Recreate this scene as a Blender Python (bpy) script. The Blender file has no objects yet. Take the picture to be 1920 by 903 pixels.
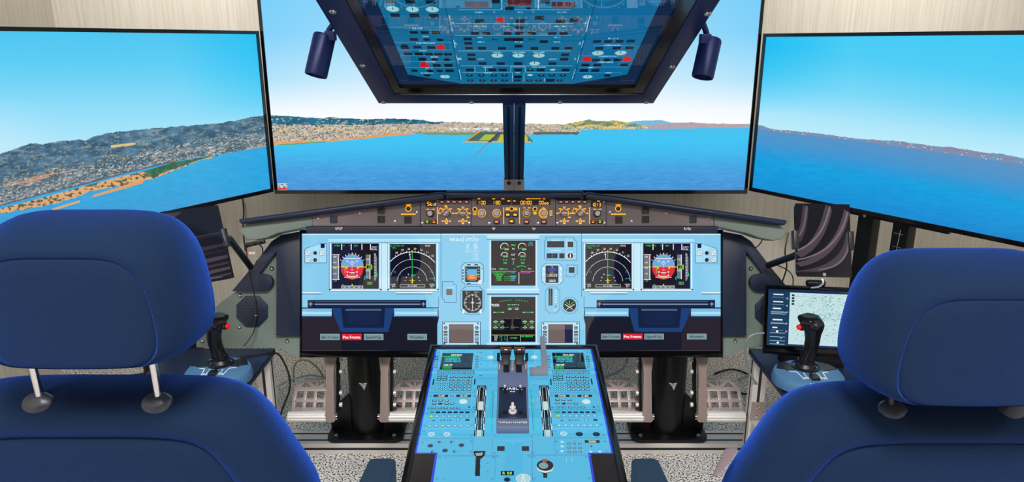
import bpy, bmesh, math, random
import numpy as np
from mathutils import Vector as V, Matrix

S = bpy.context.scene
C = S.collection
random.seed(4)
PI = math.pi

# ------------------------------------------------------------------ camera
FPX = 1329.0                      # focal length in pixels of a 1920 wide frame
TH = math.radians(15.6)           # downward pitch
EYE = V((0.0, 0.0, 1.30))
cam_d = bpy.data.cameras.new('camera')
cam_d.sensor_width = 36.0
cam_d.lens = 36.0 * FPX / 1920.0
cam_d.clip_start = 0.05
cam = bpy.data.objects.new('camera', cam_d)
C.objects.link(cam)
cam.location = EYE
cam.rotation_euler = (PI / 2 - TH, 0, 0)
S.camera = cam
RT = V((1, 0, 0)); FW = V((0, math.cos(TH), -math.sin(TH))); UP = V((0, math.sin(TH), math.cos(TH)))

# ------------------------------------------------------------------ exposure, world, lights
S.view_settings.view_transform = 'Standard'
S.view_settings.look = 'None'
S.view_settings.gamma = 1.0
S.view_settings.use_curve_mapping = False
S.view_settings.exposure = 0.0

w = bpy.data.worlds.new('world'); S.world = w; w.use_nodes = True
w.node_tree.nodes['Background'].inputs[0].default_value = (0.75, 0.85, 1.0, 1)
w.node_tree.nodes['Background'].inputs[1].default_value = 0.3

def area(name, loc, size, energy, col, rot=(0, 0, 0), sy=None, spread=PI):
    l = bpy.data.lights.new(name, 'AREA'); l.shape = 'RECTANGLE'; l.size = size; l.size_y = sy or size
    l.energy = energy; l.color = col; l.spread = spread
    o = bpy.data.objects.new(name, l); C.objects.link(o); o.location = loc; o.rotation_euler = rot
    return o
area('ceiling_lamp_front', (0.0, 1.25, 2.66), 0.9, 3, (1.0, 0.94, 0.88), sy=0.3)
area('upper_wall_fill_left', (-1.2, 1.9, 2.6), 0.5, 7.5, (1.0, 0.95, 0.9), rot=(math.radians(52), 0, 0), sy=.15, spread=math.radians(80))  # unseen lamp, added to brighten the upper wall
area('upper_wall_fill_right', (1.5, 1.9, 2.6), 0.5, 8, (1.0, 0.95, 0.9), rot=(math.radians(52), 0, 0), sy=.15, spread=math.radians(80))  # same added fill for the right part of the wall
area('ceiling_lamp_middle', (0.0, -0.25, 2.66), 0.6, 84, (1.0, 0.94, 0.9))
area('ceiling_lamp_rear_left', (-1.1, -0.6, 2.66), 0.6, 33, (1.0, 0.93, 0.89))
area('ceiling_lamp_rear_right', (1.1, -0.6, 2.66), 0.6, 33, (1.0, 0.93, 0.89))

# ------------------------------------------------------------------ pixel / plane helpers (only used to find real positions)
def ray(px, py):
    return RT * ((px - 960) / FPX) + UP * ((451.5 - py) / FPX) + FW
def at(px, py, z):
    return EYE + ray(px, py) * z
def onY(px, py, Y):
    d = ray(px, py); return EYE + d * (Y / d.y)
def onZ(px, py, Z):
    d = ray(px, py); return EYE + d * ((Z - EYE.z) / d.z)

class Plane:
    def __init__(s, O, ex, ey):           # ey points DOWN the surface, n towards the viewer
        s.O = V(O); s.ex = V(ex).normalized(); s.ey = V(ey).normalized()
        s.n = s.ey.cross(s.ex).normalized()
        if s.n.dot(EYE - s.O) < 0: s.n = -s.n
    def ab(s, px, py):
        d = ray(px, py); k = (s.O - EYE).dot(s.n) / d.dot(s.n)
        p = EYE + d * k - s.O
        return p.dot(s.ex), p.dot(s.ey)
    def pt(s, a, b, h=0.0):
        return s.O + s.ex * a + s.ey * b + s.n * h
    def pp(s, px, py, h=0.0):
        a, b = s.ab(px, py); return s.pt(a, b, h)

# ------------------------------------------------------------------ materials
def lin(c):
    r = []
    for v in c[:3]:
        v = v / 255.0
        r.append(v / 12.92 if v <= 0.04045 else ((v + 0.055) / 1.055) ** 2.4)
    return tuple(r)
MATS = {}
def mat(name, col, rough=0.5, metal=0.0, emit=0.0, spec=0.5, bump=0.0, bscale=60.0, var=0.0, coat=0.0, aniso=None, sheen=0.0):
    if name in MATS: return MATS[name]
    m = bpy.data.materials.new(name); m.use_nodes = True; MATS[name] = m
    nt = m.node_tree; b = nt.nodes['Principled BSDF']
    c = lin(col) + (1,)
    b.inputs['Base Color'].default_value = c
    b.inputs['Roughness'].default_value = rough
    b.inputs['Metallic'].default_value = metal
    b.inputs['Specular IOR Level'].default_value = spec
    b.inputs['Coat Weight'].default_value = coat
    if sheen:
        b.inputs['Sheen Weight'].default_value = sheen
        b.inputs['Sheen Roughness'].default_value = 0.35
        b.inputs['Sheen Tint'].default_value = lin((50, 110, 255)) + (1,)  # blue tint stands in for rim light from the screens
    if emit:
        b.inputs['Emission Color'].default_value = c
        b.inputs['Emission Strength'].default_value = emit
    tc = nt.nodes.new('ShaderNodeTexCoord')
    mp = nt.nodes.new('ShaderNodeMapping'); nt.links.new(tc.outputs['Object'], mp.inputs[0])
    if aniso: mp.inputs['Scale'].default_value = aniso
    if bump or var:
        n = nt.nodes.new('ShaderNodeTexNoise'); n.inputs['Scale'].default_value = bscale
        n.inputs['Detail'].default_value = 4
        nt.links.new(mp.outputs[0], n.inputs['Vector'])
        if bump:
            bp = nt.nodes.new('ShaderNodeBump'); bp.inputs['Strength'].default_value = bump
            bp.inputs['Distance'].default_value = 0.002
            nt.links.new(n.outputs['Fac'], bp.inputs['Height']); nt.links.new(bp.outputs[0], b.inputs['Normal'])
        if var:
            mx = nt.nodes.new('ShaderNodeMix'); mx.data_type = 'RGBA'
            mx.inputs['A'].default_value = tuple(v * (1 - var) for v in c[:3]) + (1,)
            mx.inputs['B'].default_value = tuple(min(1, v * (1 + var)) for v in c[:3]) + (1,)
            nt.links.new(n.outputs['Fac'], mx.inputs['Factor'])
            nt.links.new(mx.outputs['Result'], b.inputs['Base Color'])
    return m

def display_mat(name, rough, spec, strength=1.0):
    m = bpy.data.materials.new(name); m.use_nodes = True; nt = m.node_tree; b = nt.nodes['Principled BSDF']
    b.inputs['Base Color'].default_value = (0.004, 0.004, 0.005, 1)
    b.inputs['Roughness'].default_value = rough; b.inputs['Specular IOR Level'].default_value = spec
    a = nt.nodes.new('ShaderNodeAttribute'); a.attribute_name = 'col'
    nt.links.new(a.outputs['Color'], b.inputs['Emission Color'])
    b.inputs['Emission Strength'].default_value = strength
    return m
TVSCREEN = display_mat('matte_television_panel', 0.45, 0.25)
GLASS = display_mat('glossy_display_glass', 0.02, 0.7)

NAVY = mat('navy_painted_metal', (20, 34, 60), 0.42, 0.0, bump=0.05, bscale=300, var=0.06)
OVERNAVY = mat('overhead_navy_metal', (9, 30, 88), 0.4, 0.25, bump=0.05, bscale=300, var=0.1)
BLACK = mat('black_plastic', (16, 17, 21), 0.38, bump=0.05, bscale=400)
GLOSSBLK = mat('gloss_black_plastic', (9, 9, 12), 0.12, var=0.1)
BLKMET = mat('black_powder_coat', (14, 15, 19), 0.35, 0.2, bump=0.1, bscale=500)
GREEN = mat('grey_green_paint', (112, 128, 122), 0.5, bump=0.06, bscale=250, var=0.05)
TAUPE = mat('taupe_panel_paint', (122, 111, 114), 0.5, bump=0.05, bscale=350, var=0.05)
ALU = mat('brushed_aluminium', (226, 224, 220), 0.38, 0.35, bump=0.08, bscale=80, aniso=(1, 14, 14), var=0.08)
ALUDK = mat('shadow_groove_metal', (60, 62, 66), 0.5, 0.7, var=0.1)
PEDALM = mat('satin_grey_pedal_metal', (160, 146, 141), 0.42, 0.3, var=0.06)
STEEL = mat('polished_steel', (205, 205, 205), 0.2, 1.0, var=0.05)
PLATEM = mat('grey_bracket_paint', (128, 132, 146), 0.5, var=0.05)
FABRIC = mat('blue_seat_fabric', (8, 31, 58), 0.92, bump=0.55, bscale=900, var=0.22, spec=0.2, sheen=0.75)
ORANGE = mat('orange_backlight', (255, 172, 22), 0.5, emit=1.1, var=0.02)
ORANGEDIM = mat('dim_orange_legend', (235, 130, 95), 0.5, emit=0.55, var=0.02)
REDL = mat('red_backlight', (225, 50, 40), 0.5, emit=0.7, var=0.02)
GREENL = mat('green_backlight', (60, 190, 70), 0.5, emit=0.8, var=0.02)
KNOBW = mat('pale_grey_knob', (205, 198, 196), 0.45, var=0.05)
KNOBG = mat('warm_grey_knob', (150, 130, 128), 0.45, var=0.05)
REDP = mat('red_button_plastic', (225, 20, 25), 0.35, emit=0.15, var=0.03)  # weak emission lifts the red, though the plastic is unlit
STICKB = mat('steel_blue_base_plastic', (72, 118, 160), 0.5, bump=0.05, bscale=400, var=0.05)
WHITEP = mat('white_print', (235, 240, 245), 0.6, emit=0.1, var=0.02)  # slight glow added to the print, which is no lamp
CREAM = mat('cream_plastic', (215, 215, 190), 0.5, var=0.05)
YELLOW = mat('yellow_label_print', (240, 185, 40), 0.5, var=0.1)
TEAL = mat('dark_teal_armrest_vinyl', (10, 36, 58), 0.6, bump=0.2, bscale=400, var=0.08)
CABLEB = mat('black_cable_rubber', (12, 12, 14), 0.5, var=0.1)
CABLEG = mat('grey_cable_sheath', (140, 150, 158), 0.45, var=0.05)
CABLEY = mat('yellow_cable_sheath', (150, 145, 80), 0.45, var=0.05)
CABLET = mat('pale_teal_cable_sheath', (130, 175, 180), 0.45, var=0.05)
TQ = mat('slate_quadrant_plastic', (84, 98, 128), 0.45, bump=0.05, bscale=400, var=0.05)
BELT = mat('grey_brown_belt_plastic', (110, 96, 100), 0.5, var=0.08)
REFL = mat('blue_highlight_paint', (40, 120, 200), 0.3, var=0.05)  # stands in for the blue highlight along the tablet arms

# ------------------------------------------------------------------ mesh builder
def tag(o, label=None, cat=None, group=None, kind=None):
    if label: o['label'] = label
    if cat: o['category'] = cat
    if group: o['group'] = group
    if kind: o['kind'] = kind
    return o
ORIG = {}
def thing(name, label, cat, loc, group=None):
    o = bpy.data.objects.new(name, None); C.objects.link(o); o.empty_display_size = 0.05
    o.location = V(loc); ORIG[o] = V(loc)
    return tag(o, label, cat, group)

class MB:
    def __init__(s): s.v = []; s.f = []
    def add(s, vs, fs):
        n = len(s.v); s.v += [V(v) for v in vs]; s.f += [tuple(i + n for i in f) for f in fs]; return s
    def box(s, c, size, ax=None):
        c = V(c); a = ax or (V((1, 0, 0)), V((0, 1, 0)), V((0, 0, 1)))
        h = [a[i] * (size[i] / 2) for i in range(3)]
        vs = [c + h[0] * x + h[1] * y + h[2] * z for x in (-1, 1) for y in (-1, 1) for z in (-1, 1)]
        return s.add(vs, [(0, 1, 3, 2), (4, 6, 7, 5), (0, 4, 5, 1), (2, 3, 7, 6), (0, 2, 6, 4), (1, 5, 7, 3)])
    def prism(s, pts, ext):
        pts = [V(p) for p in pts]; ext = V(ext); n = len(pts)
        vs = pts + [p + ext for p in pts]
        return s.add(vs, [tuple(range(n))[::-1], tuple(range(n, 2 * n))] + [(i, (i + 1) % n, n + (i + 1) % n, n + i) for i in range(n)])
    def ringprism(s, outer, inner, ext):
        n = len(outer); o = [V(p) for p in outer]; i_ = [V(p) for p in inner]; ext = V(ext)
        vs = o + i_ + [p + ext for p in o] + [p + ext for p in i_]
        fs = []
        for k in range(n):
            j = (k + 1) % n
            fs += [(k, j, n + j, n + k), (2 * n + k, 3 * n + k, 3 * n + j, 2 * n + j), (k, 2 * n + k, 2 * n + j, j), (n + k, n + j, 3 * n + j, 3 * n + k)]
        return s.add(vs, fs)
    def loft(s, rings, cap=True, closed=False):
        n = len(rings[0]); vs = [p for r in rings for p in r]; fs = []
        for k in range(len(rings) - (0 if closed else 1)):
            k2 = (k + 1) % len(rings)
            for i in range(n):
                j = (i + 1) % n
                fs.append((k * n + i, k * n + j, k2 * n + j, k2 * n + i))
        if cap and not closed:
            fs.append(tuple(range(n))[::-1]); fs.append(tuple(range((len(rings) - 1) * n, len(rings) * n)))
        return s.add(vs, fs)
    def cyl(s, a, b, r, r2=None, n=20, cap=True):
        a = V(a); b = V(b); d = (b - a).normalized()
        u = d.cross(V((0, 0, 1)) if abs(d.z) < .9 else V((1, 0, 0))).normalized(); v = d.cross(u)
        r2 = r if r2 is None else r2
        R = lambda c, r: [c + (u * math.cos(t) + v * math.sin(t)) * r for t in [2 * PI * i / n for i in range(n)]]
        return s.loft([R(a, r), R(b, r2)], cap)
    def lathe(s, o, d, prof, n=24):
        o = V(o); d = V(d).normalized(); u = d.cross(V((0, 0, 1)) if abs(d.z) < .9 else V((1, 0, 0))).normalized(); v = d.cross(u)
        return s.loft([[o + d * h + (u * math.cos(2 * PI * i / n) + v * math.sin(2 * PI * i / n)) * max(r, 1e-5) for i in range(n)] for r, h in prof])
    def tube(s, pts, r, n=8, sm=6):
        pts = [V(p) for p in pts]
        if sm > 1 and len(pts) > 2:
            q = []
            P = [pts[0]] + pts + [pts[-1]]
            for i in range(1, len(P) - 2):
                for k in range(sm):
                    t = k / sm; a, b, c, d = P[i - 1], P[i], P[i + 1], P[i + 2]
                    q.append(.5 * ((2 * b) + (c - a) * t + (2 * a - 5 * b + 4 * c - d) * t * t + (3 * b - a - 3 * c + d) * t ** 3))
            q.append(pts[-1]); pts = q
        rings = []; u = None
        for i, p in enumerate(pts):
            d = (pts[min(i + 1, len(pts) - 1)] - pts[max(i - 1, 0)]).normalized()
            if u is None: u = d.cross(V((0, 0, 1)) if abs(d.z) < .9 else V((1, 0, 0))).normalized()
            u = (u - d * u.dot(d)).normalized(); v = d.cross(u)
            rings.append([p + (u * math.cos(2 * PI * k / n) + v * math.sin(2 * PI * k / n)) * r for k in range(n)])
        return s.loft(rings)
    def build(s, name, m, parent=None, bevel=0, seg=2, smooth=None, origin=None, **tg):
        me = bpy.data.meshes.new(name)
        bm = bmesh.new()
        if parent is not None:
            p = parent
            while p not in ORIG: p = p.parent
            o0 = ORIG[p]
        elif origin is not None: o0 = V(origin)
        else:
            xs = [v.x for v in s.v]; ys = [v.y for v in s.v]; zs = [v.z for v in s.v]
            o0 = V(((min(xs) + max(xs)) / 2, (min(ys) + max(ys)) / 2, min(zs)))
        vs = [bm.verts.new(v - o0) for v in s.v]
        for f in s.f:
            try: bm.faces.new([vs[i] for i in f])
            except ValueError: pass
        bmesh.ops.remove_doubles(bm, verts=bm.verts, dist=1e-6)
        bmesh.ops.recalc_face_normals(bm, faces=bm.faces)
        if bevel:
            es = [e for e in bm.edges if len(e.link_faces) == 2 and e.calc_face_angle(0) > math.radians(28)]
            bmesh.ops.bevel(bm, geom=es, offset=bevel, segments=seg, profile=.6, affect='EDGES', clamp_overlap=True)
        bm.to_mesh(me); bm.free()
        me.polygons.foreach_set('use_smooth', [True] * len(me.polygons))
        me.set_sharp_from_angle(angle=math.radians(38 if smooth is None else smooth))
        me.materials.append(m)
        o = bpy.data.objects.new(name, me); C.objects.link(o)
        if parent is not None: o.parent = parent
        else: o.location = o0; ORIG[o] = o0
        return tag(o, **tg)

# ------------------------------------------------------------------ text triangles
_tc = {}
def text_tris(s_):
    if s_ in _tc: return _tc[s_]
    c = bpy.data.curves.new('t', 'FONT'); c.body = s_; c.size = 1.0; c.resolution_u = 3
    o = bpy.data.objects.new('t', c); me = o.to_mesh()
    me.calc_loop_triangles()
    vs = [(v.co.x, v.co.y) for v in me.vertices]
    tr = [tuple(vs[i] for i in t.vertices) for t in me.loop_triangles]
    x0 = min([v[0] for v in vs] or [0]); x1 = max([v[0] for v in vs] or [1])
    o.to_mesh_clear(); bpy.data.objects.remove(o); bpy.data.curves.remove(c)
    _tc[s_] = (tr, x0, x1); return _tc[s_]

def text_mesh(mb, s_, pl, a, b, h, height_off, thick=0.0004, bold=1.0, wfac=1.0):
    """letters of cap height h centred at plane coords a,b lying on plane pl"""
    tr, x0, x1 = text_tris(s_); k = h / 0.69
    for t in tr:
        ps = [pl.pt(a + (x - (x0 + x1) / 2) * k * wfac, b + h / 2 - y * k, height_off) for x, y in t]
        mb.prism(ps, pl.n * thick)

# ------------------------------------------------------------------ canvas: picture on a display, as coloured faces
class Canvas:
    def __init__(s, x0, y0, x1, y1, cell, bg, mp):
        s.x0, s.y0, s.cell, s.mp = x0, y0, cell, mp
        s.W = int(round((x1 - x0) / cell)); s.H = int(round((y1 - y0) / cell))
        s.pal = {}; s.cols = []
        s.g = np.full((s.H, s.W), s.ci(bg), np.int32)
    def ci(s, c):
        c = tuple(c)
        if c not in s.pal: s.pal[c] = len(s.cols); s.cols.append(c)
        return s.pal[c]
    def polym(s, pts, col):
        g = [((x - s.x0) / s.cell, (y - s.y0) / s.cell) for x, y in pts]
        xs = [p[0] for p in g]; ys = [p[1] for p in g]
        i0, i1 = max(0, int(min(xs))), min(s.W, int(max(xs)) + 2); j0, j1 = max(0, int(min(ys))), min(s.H, int(max(ys)) + 2)
        if i1 <= i0 or j1 <= j0: return
        X, Y = np.meshgrid(np.arange(i0, i1) + .5, np.arange(j0, j1) + .5)
        ins = np.zeros(X.shape, bool)
        for k in range(len(g)):
            (xa, ya), (xb, yb) = g[k - 1], g[k]
            if ya == yb: continue
            ins ^= ((ya > Y) != (yb > Y)) & (X < (xb - xa) * (Y - ya) / (yb - ya) + xa)
        s.g[j0:j1, i0:i1][ins] = s.ci(col)
    def poly(s, pts, col): s.polym([s.mp(*p) for p in pts], col)
    def rc(s, px, py, w_, h_, col):
        xa, _ = s.mp(px - w_ / 2, py); xb, _ = s.mp(px + w_ / 2, py)
        _, ya = s.mp(px, py - h_ / 2); _, yb = s.mp(px, py + h_ / 2)
        s.polym([(xa, ya), (xb, ya), (xb, yb), (xa, yb)], col)
    def rect(s, a, b, c, d, col): s.rc((a + c) / 2, (b + d) / 2, c - a, d - b, col)
    def box(s, a, b, c, d, col, t=1.0):
        for q in ((a, b, c, b + t), (a, d - t, c, d), (a, b, a + t, d), (c - t, b, c, d)): s.rect(*q, col)
    def k(s, px, py):
        return abs(s.mp(px + 1, py)[0] - s.mp(px, py)[0])
    def circ(s, px, py, r, col, n=20):
        cx, cy = s.mp(px, py); r *= s.k(px, py)
        s.polym([(cx + r * math.cos(2 * PI * i / n), cy + r * math.sin(2 * PI * i / n)) for i in range(n)], col)
    def arc(s, px, py, r, a0, a1, wd, col, n=40):
        cx, cy = s.mp(px, py); k = s.k(px, py); r *= k; wd *= k
        A = [math.radians(a0 + (a1 - a0) * i / n) for i in range(n + 1)]
        s.polym([(cx + (r + wd / 2) * math.cos(a), cy - (r + wd / 2) * math.sin(a)) for a in A] + [(cx + (r - wd / 2) * math.cos(a), cy - (r - wd / 2) * math.sin(a)) for a in A[::-1]], col)
    def dasharc(s, px, py, r, a0, a1, wd, col, step=4, duty=.5):
        a = a0
        while a < a1: s.arc(px, py, r, a, a + step * duty, wd, col, 3); a += step
    def line(s, x0, y0, x1, y1, wd, col):
        a = V(s.mp(x0, y0)); b = V(s.mp(x1, y1)); d = (b - a)
        if d.length < 1e-9: return
        d.normalize(); n = V((-d.y, d.x)) * wd * s.k(x0, y0) / 2
        s.polym([tuple(a + n), tuple(b + n), tuple(b - n), tuple(a - n)], col)
    def text(s, px, py, t, h, col, wfac=1.0, bold=0):
        cx, cy = s.mp(px, py); hm = abs(s.mp(px, py + h / 2)[1] - s.mp(px, py - h / 2)[1])
        hw = h * s.k(px, py)
        tr, x0, x1 = text_tris(t); kx = hw / .69 * wfac; ky = hm / .69
        for dx in ((0,) if not bold else (-bold * s.cell, bold * s.cell)):
            for q in tr:
                s.polym([(cx + dx + (x - (x0 + x1) / 2) * kx, cy + hm / 2 - y * ky) for x, y in q], col)
    def mesh(s, name, pl, parent, m, h=0.0):
        rects = []; act = {}
        for j in range(s.H + 1):
            new = {}
            if j < s.H:
                row = s.g[j]; br = np.flatnonzero(np.diff(row)) + 1
                st = np.concatenate(([0], br)); en = np.concatenate((br, [s.W]))
                for a, b, c in zip(st.tolist(), en.tolist(), row[st].tolist()):
                    key = (a, b, c); new[key] = act.pop(key, j)
            for (a, b, c), j0 in act.items(): rects.append((a, j0, b, j, c))
            act = new
        R = np.array(rects, float); n = len(R)
        cx = np.stack([R[:, 0], R[:, 2], R[:, 2], R[:, 0]], 1) * s.cell + s.x0
        cy = np.stack([R[:, 3], R[:, 3], R[:, 1], R[:, 1]], 1) * s.cell + s.y0
        p = parent
        while p not in ORIG: p = p.parent
        O = np.array(pl.O + pl.n * h - ORIG[p])
        P = O + cx[..., None] * np.array(pl.ex) + cy[..., None] * np.array(pl.ey)
        me = bpy.data.meshes.new(name)
        me.vertices.add(4 * n); me.vertices.foreach_set('co', P.reshape(-1).astype(np.float32))
        me.loops.add(4 * n); me.loops.foreach_set('vertex_index', np.arange(4 * n, dtype=np.int32))
        me.polygons.add(n); me.polygons.foreach_set('loop_start', np.arange(0, 4 * n, 4, dtype=np.int32))
        me.update(calc_edges=True)
        ca = me.color_attributes.new('col', 'FLOAT_COLOR', 'CORNER')
        L = np.array([lin(c) + (1.0,) for c in s.cols], np.float32)
        ca.data.foreach_set('color', np.repeat(L[R[:, 4].astype(int)], 4, 0).reshape(-1))
        # back plate so the picture is the front of a real slab
        me.materials.append(m)
        o = bpy.data.objects.new(name, me); C.objects.link(o); o.parent = parent
        return o
# ================================================================== THE ROOM
def noisewall(name, col, col2, sx, sz):
    m = bpy.data.materials.new(name); m.use_nodes = True; nt = m.node_tree; b = nt.nodes['Principled BSDF']
    b.inputs['Roughness'].default_value = 0.8
    tc = nt.nodes.new('ShaderNodeTexCoord'); mp = nt.nodes.new('ShaderNodeMapping')
    mp.inputs['Scale'].default_value = (sx, sx, sz); nt.links.new(tc.outputs['Object'], mp.inputs[0])
    n = nt.nodes.new('ShaderNodeTexNoise'); n.inputs['Scale'].default_value = 1; n.inputs['Detail'].default_value = 5
    nt.links.new(mp.outputs[0], n.inputs['Vector'])
    r = nt.nodes.new('ShaderNodeValToRGB'); r.color_ramp.elements[0].position = .35; r.color_ramp.elements[1].position = .65
    r.color_ramp.elements[0].color = lin(col) + (1,); r.color_ramp.elements[1].color = lin(col2) + (1,)
    nt.links.new(n.outputs['Fac'], r.inputs[0]); nt.links.new(r.outputs[0], b.inputs['Base Color'])
    bp = nt.nodes.new('ShaderNodeBump'); bp.inputs['Strength'].default_value = .3; bp.inputs['Distance'].default_value = .002
    nt.links.new(n.outputs['Fac'], bp.inputs['Height']); nt.links.new(bp.outputs[0], b.inputs['Normal'])
    return m
WALL = noisewall('ribbed_beige_wallcovering', (190, 185, 172), (204, 200, 188), 150, 4)
def floormat():
    m = bpy.data.materials.new('speckled_grey_carpet'); m.use_nodes = True; nt = m.node_tree; b = nt.nodes['Principled BSDF']
    b.inputs['Roughness'].default_value = .9
    tc = nt.nodes.new('ShaderNodeTexCoord')
    n = nt.nodes.new('ShaderNodeTexNoise'); n.inputs['Scale'].default_value = 180; n.inputs['Detail'].default_value = 2
    nt.links.new(tc.outputs['Object'], n.inputs['Vector'])
    r = nt.nodes.new('ShaderNodeValToRGB'); e = r.color_ramp.elements
    e[0].position = .41; e[0].color = lin((22, 22, 24)) + (1,); e[1].position = .50; e[1].color = lin((230, 227, 222)) + (1,)
    x = e.new(.455); x.color = lin((160, 158, 156)) + (1,)
    nt.links.new(n.outputs['Fac'], r.inputs[0]); nt.links.new(r.outputs[0], b.inputs['Base Color'])
    return m
X0, X1, Y0, Y1, ZC = -1.85, 2.45, -2.3, 3.0, 2.7
def struct(name, mb, m): return mb.build(name, m, kind='structure')
struct('floor', MB().box(((X0 + X1) / 2, (Y0 + Y1) / 2, -.05), (X1 - X0 + .2, Y1 - Y0 + .2, .1)), floormat())
struct('ceiling', MB().box(((X0 + X1) / 2, (Y0 + Y1) / 2, ZC + .05), (X1 - X0 + .2, Y1 - Y0 + .2, .1)), mat('grey_ceiling_paint', (120, 122, 124), .8, var=.03))  # ceiling kept mid grey to cut the light it bounces
struct('wall_front', MB().box(((X0 + X1) / 2, Y1 + .05, ZC / 2), (X1 - X0, .1, ZC)), WALL)
struct('wall_left', MB().box((X0 - .05, (Y0 + Y1) / 2, ZC / 2), (.1, Y1 - Y0 + .2, ZC)), WALL)
struct('wall_right', MB().box((X1 + .05, (Y0 + Y1) / 2, ZC / 2), (.1, Y1 - Y0 + .2, ZC)), WALL)
struct('wall_rear', MB().box(((X0 + X1) / 2, Y0 - .05, ZC / 2), (X1 - X0, .1, ZC)), WALL)
struct('baseboard_front', MB().box(((X0 + X1) / 2, Y1 - .008, .04), (X1 - X0, .016, .08)), mat('dark_skirting_paint', (70, 70, 72), .6, var=.05))

def curtain(x0, x1, label):  # unseen curtains, added only for blue reflections in the instrument display
    n = 60; f = [V((x0 + (x1 - x0) * i / n, Y0 + .03 + .02 * math.sin(i * 1.1), .05)) for i in range(n + 1)]
    mb = MB()
    for i in range(n): mb.prism([f[i], f[i + 1], f[i + 1] + V((0, .004, 0)), f[i] + V((0, .004, 0))], (0, 0, 2.45))
    tag(mb.build('curtain', mat('blue_curtain_cloth', (20, 70, 190), .8, var=.1), None), label, 'curtain')
curtain(-1.75, -1.35, 'blue curtain behind the viewer, mirrored in the left attitude display')
curtain(1.3, 1.7, 'blue curtain behind the viewer, mirrored in the right attitude display')

# ================================================================== PLANES
MP = Plane(at(960, 451.5, 2.03), RT, -UP)                       # instrument display
FP = Plane(at(960, 400, 1.95), RT, -UP)                         # glareshield face
pt_, pb_ = at(963, 650, 1.87), at(966, 903, 1.383)
PED = Plane(pt_, RT, (pb_ - pt_) - RT * (pb_ - pt_).dot(RT))    # pedestal display
ot_, ob_ = at(967.5, 194, 1.806), at(979, 0, 1.224)
OVH = Plane(ot_, RT, (ob_ - ot_) - RT * (ob_ - ot_).dot(RT))    # overhead display (ey runs toward the viewer)

# ================================================================== TELEVISIONS
def hash2(ix, iy, seed):
    h = (ix.astype(np.int64) * 374761393 + iy.astype(np.int64) * 668265263 + seed * 1442695041) & 0xffffffff
    h = ((h ^ (h >> 13)) * 1274126177) & 0xffffffff
    return ((h ^ (h >> 16)) & 0xffff) / 65535.0
def vn(x, y, seed=0):
    ix = np.floor(x); iy = np.floor(y); fx = x - ix; fy = y - iy; fx = fx * fx * (3 - 2 * fx); fy = fy * fy * (3 - 2 * fy)
    ix = ix.astype(int); iy = iy.astype(int)
    a = hash2(ix, iy, seed); b = hash2(ix + 1, iy, seed); c = hash2(ix, iy + 1, seed); d = hash2(ix + 1, iy + 1, seed)
    return (a * (1 - fx) + b * fx) * (1 - fy) + (c * (1 - fx) + d * fx) * fy
def fbm(x, y, seed=0, o=4):
    t = 0; s_ = 0; a = 1
    for k in range(o): t = t + a * vn(x * 2 ** k, y * 2 ** k, seed + k); s_ += a; a *= .55
    return t / s_
def ramp(t, stops):
    xs = [p for p, _ in stops]
    return np.stack([np.interp(t, xs, [c[i] for _, c in stops]) for i in range(3)], -1)
def mixc(a, b, t):
    t = np.clip(t, 0, 1)[..., None]; return a * (1 - t) + b * t
def lay(img, mask, col):
    img[mask] = (np.broadcast_to(np.array(col, float), img.shape))[mask]
def city(X, Y, base, seed, dens=1.0):
    """pale buildings and dark trees speckle in picture coordinates"""
    n = hash2(np.floor(X / 2.2).astype(int), np.floor(Y / 1.5).astype(int), seed)
    m = vn(X / 3, Y / 2, seed + 5); out = base.copy()
    out = mixc(out, np.array([228., 222, 212]), (n > 1 - .20 * dens) * .6)
    out = mixc(out, np.array([52., 68, 72]), (n < .28 * dens) * .55)
    return out * (0.9 + .2 * m[..., None])

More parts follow.
